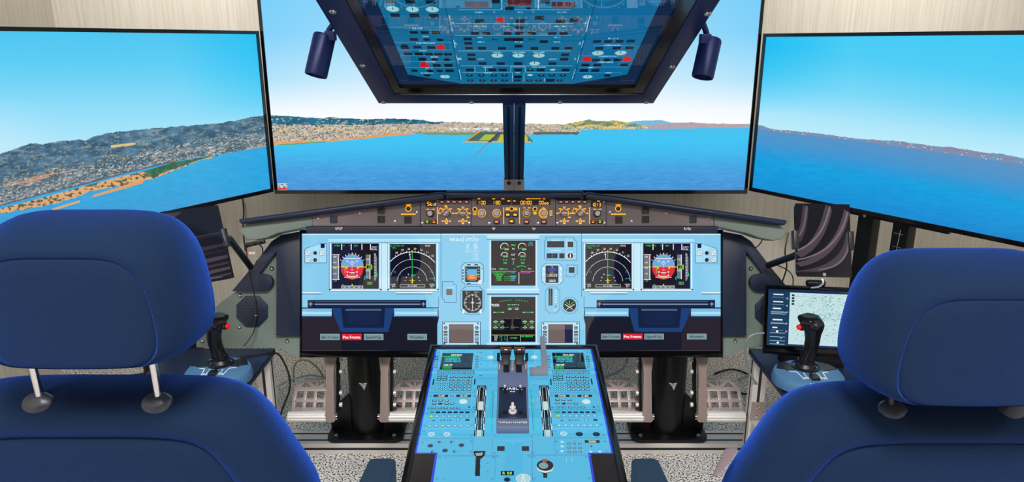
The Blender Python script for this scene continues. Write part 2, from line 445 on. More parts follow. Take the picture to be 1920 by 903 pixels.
def front_picture(X, Y):
    u = np.clip(np.abs(X - 960) / 460, 0, 1)
    sky = mixc(ramp(Y, [(-150, (120, 200, 246)), (0, (150, 216, 249)), (90, (188, 228, 250)), (160, (228, 243, 252)), (205, (252, 252, 253)), (240, (255, 255, 255))]),
               ramp(Y, [(-150, (100, 195, 246)), (60, (125, 207, 248)), (150, (178, 226, 250)), (205, (240, 248, 254)), (240, (255, 255, 255))]), u ** 1.5)
    img = sky
    sea = ramp(Y, [(236, (70, 190, 236)), (262, (58, 196, 243)), (290, (60, 184, 236)), (325, (68, 160, 222)), (362, (66, 146, 214))])
    sea = mixc(sea, np.array([70., 146., 218.]), np.clip((Y - 285) / 90, 0, 1) * np.clip(fbm(X / 150, Y / 40, 3), 0, 1) * .8)
    rip = (fbm(X / 14 + Y / 9, Y / 2.6, 9) - .5) * np.clip((Y - 262) / 80, 0, 1) * 40
    sea = sea + rip[..., None] * np.array([1., .7, .45])
    coast = np.interp(X, [505, 560, 600, 680, 745, 790, 800, 870, 960, 1070, 1083, 1090, 1420], [272, 270, 267, 260, 254, 250, 252, 252.5, 252, 252, 252, 243, 238.5])
    coast = coast + (vn(X / 9, X * 0, 4) - .5) * 1.6
    ridge = np.interp(X, [505, 540, 600, 620, 650, 700, 740, 790, 815, 830, 870, 940, 1000, 1060, 1085, 1105, 1125, 1150, 1185, 1210, 1250, 1300, 1350, 1420],
                      [215.5, 218, 221.5, 219, 222, 223.5, 222, 225, 229, 228, 229.5, 230.5, 232, 233, 228, 224, 227, 225.5, 231, 236.5, 231, 229.5, 232, 234])
    ridge = ridge + (fbm(X / 12, X * 0, 7) - .5) * 3
    far = (X > 1165) & (X < 1420) & (Y > np.interp(X, [1165, 1190, 1205, 1240, 1260, 1300, 1350, 1420], [231, 227, 226, 225, 230, 230, 232, 232.5])) & (Y < 240)
    img[Y > 236] = sea[Y > 236]
    lay(img, far, (120, 185, 220))
    land = (Y > ridge) & (Y < coast)
    d = (Y - ridge) / np.maximum(coast - ridge, 1)
    n = fbm(X / 16, Y / 5, 11); n2 = fbm(X / 5, Y / 2, 12)
    mtn = mixc(np.broadcast_to(np.array([30., 112, 142]), img.shape).copy(), np.array([12., 80, 112]), (n - .35) * 2.4)
    mtn = mixc(mtn, np.array([215., 220, 170]), (n2 > .66) * .8)
    plain = mixc(np.broadcast_to(np.array([196., 180, 160]), img.shape).copy(), np.array([222., 196, 132]), (n - .5) * 3)
    plain = mixc(plain, np.array([150., 150, 170]), (n2 - .5) * 3)
    cityc = city(X, Y, plain, 21, np.clip((900 - X) / 300, .35, 1.0))
    mth = np.interp(X, [505, 700, 830, 850, 1420], [234, 233.5, 231.5, 226, 220])
    img2 = np.where((Y < mth + (n - .5) * 6)[..., None], mtn, cityc)
    hill = (X > 1050) & (X < 1215)
    hc = mixc(np.broadcast_to(np.array([112., 138, 118]), img.shape).copy(), np.array([226., 196, 92]), (n - .36) * 3.2)
    hc = mixc(hc, np.array([60., 96, 104]), (n2 > .62) * .7)
    hc = mixc(hc, np.array([225., 222, 225]), ((Y > 237) & (hash2(np.floor(X / 2).astype(int), np.floor(Y).astype(int), 2) > .6)) * .8)
    img2 = np.where(hill[..., None], hc, img2)
    img2 = np.where((X >= 1215)[..., None], mixc(np.broadcast_to(np.array([168., 160, 178]), img.shape).copy(), np.array([205., 165, 140]), (n2 - .45) * 4), img2)
    img[land] = img2[land]
    lay(img, land & (Y > coast - np.interp(X, [505, 600, 745, 760], [7, 3.5, 5, 1.5])) & (X < 800) & (n2 > .38), (232, 152, 82))
    lay(img, land & (Y > coast - 1.6) & (X < 610) & (X > 520), (80, 160, 90))
    lay(img, land & (Y > 248) & (X > 780) & (X < 900), (120, 150, 110))
    lay(img, land & (Y > 247.5) & (X > 1000) & (X < 1086), (96, 100, 92))
    lay(img, land & (Y > 240) & (Y < 244) & (X > 840) & (X < 935) & (n2 > .5), (235, 235, 240))
    # airfield spit, runway and pier
    tri = (Y > 247) & (Y < 266.5) & (X > 895 - (Y - 248) * 1.5) & (X < 984 + (Y - 248) * .95)
    lay(img, tri, (70, 104, 100))
    lay(img, tri & (Y > 264.5), (232, 176, 60))
    lay(img, tri & (np.abs(X - (897 - (Y - 248) * 1.45)) < 1.6), (225, 170, 66))
    lay(img, tri & (X > 912 - (Y - 250) * 1.1) & (X < 935 - (Y - 250) * .9) & (Y > 252) & (Y < 263), (176, 190, 58))
    lay(img, tri & (X > 940 - (Y - 250) * .55) & (X < 990) & (Y > 252) & (Y < 264), (196, 190, 50))
    lay(img, tri & (np.abs(X - (938 - (Y - 247) * 1.05)) < 3.2), (74, 70, 92))
    lay(img, tri & (X > 975) & (np.abs(X - (986 + (Y - 250) * .75)) < 2), (70, 130, 80))
    lay(img, tri & (X > 975) & (np.abs(X - (990 + (Y - 250) * .8)) < 1.6), (235, 190, 70))
    lay(img, (Y > 266) & (Y < 291) & (np.abs(X - (917 - (Y - 266) * 1.05)) < .9), (150, 110, 120))
    # status box in the corner
    bx = (X > 521) & (X < 538.5) & (Y > 344) & (Y < 359)
    lay(img, bx, (210, 225, 232))
    lay(img, bx & (np.mod(Y - 344, 3.8) > 1) & (hash2(np.floor(X / 1.5).astype(int), np.floor(Y / 1.3).astype(int), 3) > .5), (70, 90, 110))
    lay(img, bx & (Y > 352) & (Y < 355.5), (215, 60, 50))
    return img

def left_picture(X, Y):
    sky = ramp(Y, [(30, (64, 192, 238)), (120, (92, 204, 243)), (200, (140, 219, 248)), (270, (176, 230, 251))])
    sky = mixc(sky, np.array([8., 186, 242]), np.clip((X - 330) / 230, 0, 1) * np.clip((225 - Y) / 160, 0, 1) ** .6 * .95)
    sky = mixc(sky, np.array([205., 236, 251]), np.clip((120 - X) / 200, 0, 1) * np.clip((Y - 180) / 110, 0, 1))
    img = sky
    ridge = np.interp(X, [-300, 0, 40, 58, 68, 80, 100, 150, 160, 175, 200, 260, 320, 400, 440, 470, 500, 520], [330, 288, 275, 269, 268, 271, 266, 261, 263.5, 256, 249, 243, 238, 231.5, 226, 220, 216.5, 215])
    ridge = ridge + (fbm(X / 10, X * 0, 31) - .5) * 3.5
    sea = ramp(Y - (300 - (X - 400) * .1), [(-40, (66, 176, 226)), (30, (56, 168, 222)), (90, (62, 158, 214))])
    sea = mixc(sea, np.array([30., 160., 224.]), np.clip((X - 380) / 140, 0, 1) * .6)
    sea = sea + ((fbm(X / 12, Y / 3, 33) - .5) * 16)[..., None]
    s_ = Y > ridge; img[s_] = sea[s_]
    coast = np.interp(X, [-300, 0, 81, 161, 242, 315, 404, 420, 503, 520], [465, 385, 363, 344, 322, 305, 289, 288, 273, 270])
    land = (Y > ridge) & (Y < coast)
    d = np.clip((Y - ridge) / np.maximum(coast - ridge, 1), 0, 1)
    n = fbm(X / 22, Y / 8, 35); n2 = fbm(X / 6, Y / 3, 36)
    mtn = mixc(np.broadcast_to(np.array([92., 132, 158]), img.shape).copy(), np.array([50., 84, 108]), (n - .3) * 2.4)
    mtn = mixc(mtn, np.array([170., 176, 168]), (n2 > .62) * .5)
    sl = Y + X * .17                     # ground detail runs along the slope of the shore
    g1 = fbm(X / 34, sl / 6, 61); g2 = fbm(X / 4.0, sl / 1.8, 62); g3 = fbm(X / 14, sl / 3, 64)
    plain = mixc(np.broadcast_to(np.array([148., 152, 156]), img.shape).copy(), np.array([86., 112, 126]), (g1 - .42) * 4)
    plain = mixc(plain, np.array([186., 172, 152]), (g3 - .60) * 6)
    c = city(X, Y, plain, 37, .55)
    c = mixc(c, np.array([62., 92, 108]), (g2 - .50) * 5); c = mixc(c, np.array([222., 220, 216]), (.36 - g2) * 7)
    mtn = mixc(mtn, np.array([150., 156, 152]), (g3 - .62) * 5); mtn = mixc(mtn, np.array([60., 94, 116]), (g2 - .55) * 3)
    img2 = mixc(mtn, c, (d - .46 + (g1 - .5) * .9) * 6)
    img[land] = img2[land]
    lay(img, land & (np.abs(Y - (272 - (X - 230) * .12)) < 2.6) & (X > 208) & (X < 254) & (g2 > .34), (222, 196, 128))
    lay(img, land & (np.abs(Y - (338 - (X - 50) * .22)) < 5 - np.abs(X - 55) / 18) & (g3 > .42) & (g2 > .4), (206, 146, 116))
    # railway / channel and outer shore
    lay(img, (np.abs(Y - coast) < 1.2) & (X < 330), (98, 92, 104))
    outer = np.interp(X, [-300, 0, 94, 130, 172, 200, 223, 224, 272, 323, 377, 415, 421], [500, 400, 384, 373, 359.5, 352, 349, 355, 339, 320, 301, 290, 280])
    isl_t = np.interp(X, [-300, 0, 83, 172, 248, 269, 323, 404, 421], [480, 391, 369.5, 345, 325.5, 321, 305, 290, 290])
    isl = (Y > isl_t) & (Y < outer + (vn(X / 7, X * 0, 5) - .5) * 4)
    ic = mixc(np.broadcast_to(np.array([226., 170, 116]), img.shape).copy(), np.array([70., 92, 80]), (n2 > .56) * .9)
    ic = mixc(ic, np.array([60., 112, 84]), ((X > 268 + (Y - 321) * 1.6) & (Y < outer - 2.5)) * .9)
    ic = mixc(ic, np.array([44., 92, 72]), ((X > 268 + (Y - 321) * 1.6) & (n2 > .5) & (Y < outer - 2.5)) * .6)
    img[isl] = ic[isl]
    sp = (X > 172) & (X < 268) & (np.abs(Y - np.interp(X, [172, 200, 232, 268], [368.5, 360, 351, 340])) < np.interp(X, [172, 178, 210, 268], [.4, 2.2, 2.8, 3]))
    lay(img, sp, (224, 160, 104))
    lay(img, (X > 98) & (X < 150) & (np.abs(Y - (393 - (X - 98) * .31)) < 2.0), (228, 172, 112))
    lay(img, (X > 470) & (Y > coast - 2) & (Y < coast), (196, 140, 96))
    return img

def right_picture(X, Y):
    sky = ramp(Y - (X - 1415) * .12, [(20, (60, 200, 245)), (90, (78, 204, 244)), (150, (120, 214, 247)), (205, (170, 229, 249)), (230, (184, 234, 250))])
    sky = mixc(sky, np.array([0., 182., 240.]), np.clip((1590 - X) / 190, 0, 1) * np.clip((215 - Y) / 130, 0, 1) * .9)
    img = sky
    hor = np.interp(X, [1400, 1415, 1450, 1600, 1700, 1800, 1920, 2200], [237, 240, 246, 263, 277, 291, 309, 355])
    rid = np.interp(X, [1400, 1415, 1432, 1445, 1480, 1530, 1600, 1640, 1680, 1740, 1800, 1850, 1875, 1920, 2200], [231, 234, 236, 242, 245, 249, 259, 262, 264, 272, 278, 286, 288, 297, 345])
    rid = rid + (fbm(X / 9, X * 0, 51) - .5) * 2.6
    t = (Y - hor) - (X - 1415) * .03
    sea = ramp(t, [(-5, (88, 146, 196)), (25, (66, 148, 208)), (60, (12, 158, 222)), (100, (16, 146, 214)), (150, (30, 126, 198)), (200, (36, 140, 208))])
    sea = sea + ((fbm(X / 16, Y / 2.5, 53) - .5) * np.clip(t / 60, 0, 1) * 18)[..., None]
    m = Y > hor; img[m] = sea[m]
    land = (Y > rid) & (Y <= hor)
    n = fbm(X / 8, Y / 3, 55)
    lc = mixc(np.broadcast_to(np.array([112., 150, 186]), img.shape).copy(), np.array([142., 132, 158]), (n - .35) * 3)
    lc = mixc(lc, np.array([235., 235, 235]), ((hash2(np.floor(X / 2).astype(int), np.floor(Y / 1.5).astype(int), 5) > .965) & (hor - Y < 7)) * .9)
    img[land] = lc[land]
    return img

def tv(name, label, A, dirv, wid, zb, zt, pic, thick=.045, bez=.012, rowstep=None, cols=700, rows=420):
    """A: inner bottom corner (x,y); dirv: horizontal unit direction away from it"""
    A = V((A[0], A[1], 0)); dirv = V(dirv).normalized()
    n = dirv.cross(V((0, 0, 1)));  n = n if n.dot(EYE - A) > 0 else -n
    base = A + dirv * wid / 2
    t = thing(name, label, 'television', (base.x, base.y, zb))
    pl = lambda a, z, h=0: A + dirv * a + V((0, 0, z)) + n * h
    mb = MB().ringprism([pl(0, zb, .004), pl(wid, zb, .004), pl(wid, zt, .004), pl(0, zt, .004)],
                        [pl(bez, zb + bez * 1.2, .004), pl(wid - bez, zb + bez * 1.2, .004), pl(wid - bez, zt - bez, .004), pl(bez, zt - bez, .004)], -n * .02)
    mb.build('bezel', GLOSSBLK, t)
    MB().prism([pl(.003, zb + .003, -.006), pl(wid - .003, zb + .003, -.006), pl(wid - .003, zt - .003, -.006), pl(.003, zt - .003, -.006)], -n * thick).build('back_cover', BLACK, t, bevel=.004)
    a = np.linspace(bez, wid - bez, cols)
    zz = np.linspace(zb + bez * 1.2, zt - bez, rows)
    AA, ZZ = np.meshgrid(a, zz)
    P = np.array(A)[None, None] + AA[..., None] * np.array(dirv) + ZZ[..., None] * np.array([0, 0, 1.])
    D = P - np.array(EYE)
    zc = D @ np.array(FW); PX = 960 + FPX * (D @ np.array(RT)) / zc; PY = 451.5 - FPX * (D @ np.array(UP)) / zc
    img = np.clip(pic(PX, PY) / 255., 0, 1)
    L = np.where(img <= .04045, img / 12.92, ((img + .055) / 1.055) ** 2.4)
    me = bpy.data.meshes.new('screen')
    P = P - np.array(ORIG[t])
    nv = rows * cols; me.vertices.add(nv); me.vertices.foreach_set('co', P.reshape(-1).astype(np.float32))
    I = np.arange(nv).reshape(rows, cols)
    Q = np.stack([I[:-1, :-1], I[:-1, 1:], I[1:, 1:], I[1:, :-1]], -1).reshape(-1, 4)
    if pl(0, 0).x < -100 or (dirv.cross(V((0, 0, 1)))).dot(n) < 0: Q = Q[:, ::-1]
    me.loops.add(Q.size); me.loops.foreach_set('vertex_index', Q.reshape(-1).astype(np.int32))
    me.polygons.add(len(Q)); me.polygons.foreach_set('loop_start', np.arange(0, Q.size, 4, dtype=np.int32))
    me.update(calc_edges=True)
    ca = me.color_attributes.new('col', 'FLOAT_COLOR', 'POINT')
    ca.data.foreach_set('color', np.concatenate([L, np.ones((rows, cols, 1))], -1).reshape(-1).astype(np.float32))
    me.materials.append(TVSCREEN)
    o = bpy.data.objects.new('screen', me); C.objects.link(o); o.parent = t
    return t, pl

YT = 2.77
c0 = onY(515.5, 360, YT); c1 = onY(1400.5, 360, YT)
tvC, plC = tv('television', 'large central television showing a runway approach over a blue bay', (c0.x, YT), (1, 0, 0), c1.x - c0.x, c0.z - .006, c0.z + 1.06, front_picture, cols=960, rows=640)
MB().box((0, YT + .06, .32), (.1, .06, .64)).box((-.42, YT + .06, .32), (.06, .06, .64)).box((.44, YT + .06, .32), (.06, .06, .64)).box((0, YT + .062, .5), (1.0, .05, .09)).build('stand', BLKMET, tvC, bevel=.003)
YS = 2.745
lt = onY(487, 58, YS); lb = onY(513, 359, YS)
aL = math.atan((1768 - 960) * math.cos(TH) / FPX)
tvL, plL = tv('television', 'left television showing hills and a suburb along the shore', ((lt.x + lb.x) / 2 - .004, YS), (-math.sin(aL), -math.cos(aL), 0), 1.24, lb.z, lt.z, left_picture, cols=900, rows=420)
rt = onY(1433, 63, YS); rb = onY(1401, 357, YS)
aR = math.atan((960 - 66) * math.cos(TH) / FPX)
tvR, plR = tv('television', 'right television showing open blue sea and a low hazy coast', ((rt.x + rb.x) / 2 + .004, YS), (math.sin(aR), -math.cos(aR), 0), 1.24, rb.z, rt.z, right_picture, cols=800, rows=420)

def tv_stand(name, label, pl, zb, posts, zrail):
    p0 = pl(.62, 0, -.09)
    t = thing(name, label, 'stand', (p0.x, p0.y, 0))
    e = (pl(1, 0) - pl(0, 0)).normalized(); n = (pl(0, 0, 1) - pl(0, 0)).normalized(); z = V((0, 0, 1))
    for a, wv in posts:
        c = pl(a, 0, -.085)
        MB().box((c.x, c.y, zrail / 2 + .02), (wv, .05, zrail + .04), (e, n, z)).build('upright', BLKMET, t, bevel=.003)
        MB().box((c.x, c.y, .015), (.07, .26, .03), (e, n, z)).build('foot', BLKMET, t, bevel=.003)
    a0 = min(p[0] for p in posts); a1 = max(p[0] for p in posts)
    c = pl((a0 + a1) / 2, 0, -.072)
    MB().box((c.x, c.y, zb + .02), (a1 - a0 + .3, .02, .09), (e, n, z)).build('crossbar', BLKMET, t, bevel=.003)
    for a, wv in posts[:1]:
        c = pl(a - .0, 0, -.06) ; MB().cyl(V((c.x, c.y, zb - .018)), V((c.x, c.y, zb - .018)) + n * .008, .006, n=10).build('bolt', STEEL, t)
    return t, e, n
def proj(p):
    d = V(p) - EYE; z = d.dot(FW); return 960 + FPX * d.dot(RT) / z, 451.5 - FPX * d.dot(UP) / z
def find(pl, px, z):
    return min((k / 400 for k in range(10, 480)), key=lambda a: abs(proj(pl(a, z, -.085))[0] - px))
pa, pb = find(plR, 1627, rb.z - .08), find(plR, 1692, rb.z - .08)
st, e_, n_ = tv_stand('television_stand', 'black steel frame holding up the right television', plR, rb.z, [(pa, .055), (pb, .055)], rb.z + .35)
c = plR(pb, rb.z - .075, -.055)
MB().tube([c - V((0, 0, .035)), c + V((0, 0, .035)) + e_ * .004], .0015, sm=1).box(c + V((0, 0, .02)), (.03, .003, .003), (e_, n_, V((0, 0, 1)))).box(c - V((0, 0, .026)), (.03, .003, .003), (e_, n_, V((0, 0, 1)))).build('steel_strap', STEEL, st)
tv_stand('television_stand', 'black steel frame holding up the left television', plL, lb.z, [(find(plL, 335, lb.z - .1), .055), (find(plL, 285, lb.z - .15), .055)], lb.z + .35)
# ================================================================== INSTRUMENT DISPLAY
LB = (134, 202, 236); LB2 = (168, 222, 246); LB3 = (200, 236, 250); DB = (62, 122, 172); DK = (20, 22, 38); DK2 = (12, 14, 26)
WH = (240, 245, 248); GR = (40, 205, 80); CY = (60, 200, 220); YE = (240, 205, 30); OUT = (70, 110, 140)
NV = (22, 44, 96); NV2 = (14, 26, 54); GY = (120, 132, 134)

def pfd(c, x, y):                       # 87 x 85 px window with corner x,y
    c.rect(x, y, x + 87, y + 85, (26, 22, 32))
    cx, cy = x + 37.5, y + 44
    for i in (17, 35, 55, 71): c.rect(x + i, y + 1, x + i + 1.3, y + 12, WH)
    c.text(x + 9, y + 4, 'SPEED', 2.6, GR, bold=1); c.text(x + 21, y + 4, 'G/S', 2.6, GR); c.text(x + 32, y + 4, 'V', 2.6, CY); c.text(x + 45, y + 4, 'LOC', 2.6, GR, bold=1)
    c.text(x + 79, y + 7, 'CAT1', 3, WH); c.text(x + 79, y + 11, 'DUAL', 3, WH)
    c.rect(x + 1, y + 21, x + 12, y + 67, (110, 120, 122)); c.rect(x + 11, y + 21, x + 12.3, y + 68, WH)
    for i, tx in enumerate(('180', '160', '140', '120')): c.text(x + 5, y + 25 + 10.5 * i, tx, 3.2, WH)
    c.rect(x + 12, y + 22, x + 13.5, y + 27, (230, 40, 40)); c.rect(x + .5, y + 20.5, x + 14, y + 21.5, WH); c.rect(x + .5, y + 67, x + 14, y + 68, WH)
    c.rect(x, y + 43.5, x + 14, y + 45, YE)
    A = [(cx + 21.5 * max(-.97, min(.97, 1.02 * math.cos(t))), cy + 23.5 * math.sin(t)) for t in [2 * PI * i / 48 for i in range(48)]]
    c.poly(A, (122, 164, 222))
    c.poly([p for p in A if p[1] >= cy - .1], (226, 46, 58))
    for i in range(9):
        a = math.radians(30 + i * 15); c.line(cx + 23 * math.cos(a), cy - 24 * math.sin(a), cx + 25.5 * math.cos(a), cy - 26.5 * math.sin(a), 1.2, WH)
    for dy, hw in ((-16, 15), (-11, 2), (-8, 5), (-4.5, 2), (5, 2), (10, 5), (17, 7), (19, 15)): c.rect(cx - hw, cy + dy, cx + hw, cy + dy + .9, WH)
    for dy in (-10.5, 9.5, 16):
        for sx in (-9, 9): c.circ(cx + sx, cy + dy, 1.4, WH, 8)
    c.rect(cx - 20, cy - .8, cx - 8, cy + .9, YE); c.rect(cx - 12, cy, cx - 9.5, cy + 4, YE); c.rect(cx + 8, cy - .8, cx + 20, cy + .9, YE); c.rect(cx + 9.5, cy, cx + 12, cy + 4, YE); c.rect(cx - 1.2, cy - 1, cx + 1.2, cy + 1.4, YE)
    c.rect(cx - 14, cy - 10, cx - 13.2, cy + 12, GR); c.rect(cx - 13, cy - 3.5, cx + 12, cy - 2.7, (60, 200, 190))
    c.rect(cx - 3, cy + 12.5, cx + 4, cy + 13.5, GR); c.text(cx, cy + 21, '250', 3.2, GR, bold=1); c.poly([(cx - 1.5, cy - 25.5), (cx + 1.5, cy - 25.5), (cx, cy - 21.5)], YE); c.rect(cx - 2.4, cy - 20.5, cx + 2.4, cy - 18, GR)
    c.rect(x + 63, y + 21, x + 71, y + 66, (110, 120, 122)); c.rect(x + 70, y + 21, x + 71.3, y + 67, WH)
    c.text(x + 66, y + 30, '035', 3, WH); c.text(x + 66, y + 51, '025', 3, WH)
    c.rect(cx + 20, cy - .7, x + 66, cy + .8, YE); c.box(x + 63.5, y + 40, x + 75, y + 48.5, YE, .9); c.rect(x + 64.5, y + 41, x + 74, y + 47.6, (26, 22, 32)); c.text(x + 70, y + 44.3, '21', 5, GR, bold=1)
    c.poly([(x + 78.5, y + 18), (x + 81, y + 18), (x + 84, y + 27), (x + 84, y + 61), (x + 81, y + 70), (x + 78.5, y + 70)], (128, 132, 136))
    for i in range(9): c.rect(x + 79, y + 21 + i * 5.6, x + 81.5, y + 21.9 + i * 5.6, WH)
    c.rect(x + 78, y + 43.5, x + 81, y + 44.8, YE); c.line(x + 82, y + 50, x + 85, y + 60, 1.5, GR); c.circ(x + 83, y + 60, 2, GR, 8)
    c.arc(x + 63, y + 65, 3, 0, 250, 1, CY, 12); c.text(x + 6, y + 70, '120', 3, CY)
    c.box(x + 66, y + 72, x + 75, y + 77, (120, 180, 60), .9); c.text(x + 70.5, y + 74.5, 'ILS', 2.6, CY)
    c.box(x + 17, y + 79, x + 58, y + 84.6, (200, 210, 205), .8); c.rect(x + 18, y + 80, x + 57, y + 84, (110, 118, 118))
    for i in range(4): c.text(x + 23 + i * 9, y + 82, str(26 + i), 2.6, WH)
    c.rect(cx - .9, y + 76, cx + .9, y + 80, YE); c.text(x + 20, y + 77.4, '286', 2.4, CY)

def nd(c, x, y):
    c.rect(x, y, x + 85, y + 84, (26, 23, 33))
    cx, cy = x + 41, y + 71
    def cut(r, a0, a1, wd, col):        # arc kept inside the window
        n = 60
        for i in range(n):
            a = math.radians(a0 + (a1 - a0) * i / n); px, py = cx + r * math.cos(a), cy - r * math.sin(a)
            if x + .5 < px < x + 84.5: c.arc(cx, cy, r, math.degrees(a), math.degrees(a) + (a1 - a0) / n, wd, col, 1)
    c.polym([c.mp(max(x, min(x + 85, cx + 56 * math.cos(t))), cy - 56 * math.sin(t)) for t in [PI * i / 40 for i in range(41)]], (10, 16, 34))
    cut(56, 30, 150, 1.2, WH)
    for i in range(19):
        a = math.radians(40 + i * 5.5); L = 3 if i % 2 else 1.6
        px = cx + 60 * math.cos(a)
        if x + 2 < px < x + 83: c.line(cx + 56 * math.cos(a), cy - 56 * math.sin(a), cx + (56 + L) * math.cos(a), cy - (56 + L) * math.sin(a), .9, WH)
    for i, tx in enumerate(('33', '32', '31', '30', '29', '28', '27', '26', '25', '24')):
        a = math.radians(41 + i * 11); px, py = cx + 62 * math.cos(a), cy - 62 * math.sin(a)
        if x + 3 < px < x + 82: c.text(px, py, tx, 3.4, WH)
    for r in (42, 28):
        a = 3
        while a < 177:
            px = cx + r * math.cos(math.radians(a))
            if x + 1 < px < x + 84: c.arc(cx, cy, r, a, a + 1.6 * 42 / r, 1, WH, 2)
            a += 3.0 * 42 / r
    c.rect(cx - .7, y + 13, cx + .7, cy - 3, GR); c.rect(cx - .8, y + 12, cx + .8, y + 16, YE); c.line(cx - 5, y + 15, cx - 3.5, y + 29, .8, WH); c.circ(cx - 4.6, y + 20, 1.5, WH, 8)
    c.rect(cx - 5, cy - 3, cx + 5, cy - 1.8, YE); c.rect(cx - .8, cy - 6, cx + .8, cy + 3, YE); c.rect(cx - 2, cy + 1, cx + 2, cy + 2, YE)
    c.text(cx + 2, y + 58, 'terr', 4, CY); c.rect(cx - 8, y + 56, cx - 6.5, y + 58, WH); c.rect(cx - 12, y + 62, cx - 10, y + 63.5, WH); c.rect(cx + 11, y + 62, cx + 13, y + 63.5, WH); c.rect(cx - 14, cy - 3, cx - 12, cy - 2, WH); c.rect(cx + 13, cy - 3, cx + 15, cy - 2, WH)
    for sx, tx in ((x + 8, '7.5'), (x + 76, '7.5')): c.text(sx, y + 52.5, tx, 2.6, CY)
    c.text(x + 19, y + 57, '5', 2.6, CY); c.text(x + 64, y + 57, '5', 2.6, CY); c.text(x + 78, y + 65, '20 NM', 2.4, CY)
    c.text(x + 12, y + 3.5, 'GS 137 TAS 139', 2.8, GR); c.text(x + 7, y + 7.2, '285/5', 2.6, GR); c.text(x + 70, y + 3.5, 'PPOS', 2.8, WH)
    c.box(x + 18, y + 76, x + 65, y + 81, WH, .7); c.text(x + 41, y + 78.6, 'TA ONLY', 2.8, WH)
    c.text(x + 6, y + 76, 'VOR1', 2.8, WH); c.text(x + 6, y + 79.5, 'SFO', 2.6, WH); c.text(x + 78, y + 76, 'VOR2', 2.8, WH); c.text(x + 78, y + 79.5, 'SFO', 2.6, WH)
    c.text(x + 5, y + 82.8, '8.1', 2.4, GR); c.text(x + 78, y + 82.8, '8.1', 2.4, GR)

def wframe(c, x0, y0, x1, y1):          # moulded window frame
    c.rect(x0 - 5, y0 - 3, x1 + 5, y1 + 4, LB2); c.rect(x0 - 5.8, y0 - 3, x0 - 5, y1 + 4, DB); c.rect(x0 - 3.4, y0 - 2, x0 - 2, y1 + 2, WH); c.rect(x1 + 2, y0 - 2, x1 + 3.4, y1 + 2, WH)
    c.rect(x0 - 1.5, y0 - 1.5, x0, y1 + 1, (80, 130, 180)); c.rect(x1, y0 - 1.5, x1 + 1.2, y1 + 1, (80, 130, 180)); c.rect(x0 - 5, y1 + 2, x1 + 5, y1 + 4, WH); c.rect(x0 - 5, y1 + 4, x1 + 5, y1 + 4.8, (100, 160, 200))
    for q in (x0 - 4, x1 + 4): c.circ(q, y1 + 1.5, 1.6, (30, 40, 60), 8)

def ibtn(c, px, py, t, col=(122, 150, 156), tc=(62, 84, 92)):
    c.rc(px, py, 36.5, 11.5, tuple(min(255, int(v * 1.18)) for v in col)); c.rc(px, py + .3, 35.2, 10.4, col); c.text(px, py, t, 5.4, tc, .95, bold=.6)

def octo(c, x0, y0, x1, y1, k, col, fill=None, t=1.0):
    P = lambda d: [(x0 + k + d, y0 + d), (x1 - k - d, y0 + d), (x1 - d, y0 + k + d), (x1 - d, y1 - k - d), (x1 - k - d, y1 - d), (x0 + k + d, y1 - d), (x0 + d, y1 - k - d), (x0 + d, y0 + k + d)]
    c.poly(P(0), col); c.poly(P(t), fill or LB)

def side_field(c, m):
    """m maps a left-half coordinate to the drawn half (mirror for the right)"""
    f = lambda x: m(x)
    def R(a, b, cc, d, col):
        a, cc = sorted((f(a), f(cc))); c.rect(a, b, cc, d, col)
    def Pl(pts, col): c.poly([(f(x), y) for x, y in pts], col)
    R(560, 593, 820, 664, DK)
    Pl([(560, 576), (822, 576), (823, 596), (819, 612), (819, 664), (560, 664)], DK)
    R(560, 580, 640, 664, (38, 33, 44))  # brownish reflection of the room painted into the dark field
    Pl([(622, 577), (740, 577), (734, 600), (728, 622), (640, 622), (628, 596)], (26, 62, 118))
    Pl([(640, 577), (722, 577), (720, 614), (644, 614)], (15, 30, 62)); R(648, 578.5, 715, 582, (70, 100, 136)); R(652, 584, 710, 608, (17, 34, 72))
    R(560, 577, 622, 593, (126, 190, 226)); R(560, 584, 622, 589, LB2); R(560, 592, 622, 594, (40, 70, 110)); R(560, 577, 622, 578, NV)
    R(739, 577, 821, 593, (126, 190, 226)); R(741, 584, 819, 589, LB2); R(741, 592, 820, 594, (40, 70, 110)); R(739, 576.5, 821, 577.5, NV)
    R(577, 562, 799, 576.5, NV2); R(590, 564, 788, 566, (60, 84, 128)); R(590, 569, 788, 570.5, (150, 168, 196)); R(590, 571, 788, 574, (26, 42, 84))
    for q in (583, 794): R(q - 4.5, 563, q + 4.5, 575.5, (18, 30, 62)); R(q - 3.5, 569, q + 3.5, 570, (200, 210, 220)); R(q - .5, 566, q + .5, 574, (160, 175, 200))
    R(742, 547.5, 811, 549.5, WH); R(742, 549.5, 811, 551.5, DB); R(560, 547.5, 602, 549.5, WH); R(560, 549.5, 602, 551.5, DB)
    R(826.5, 438, 827.3, 556, DB); R(822, 556, 822.8, 577, DB)

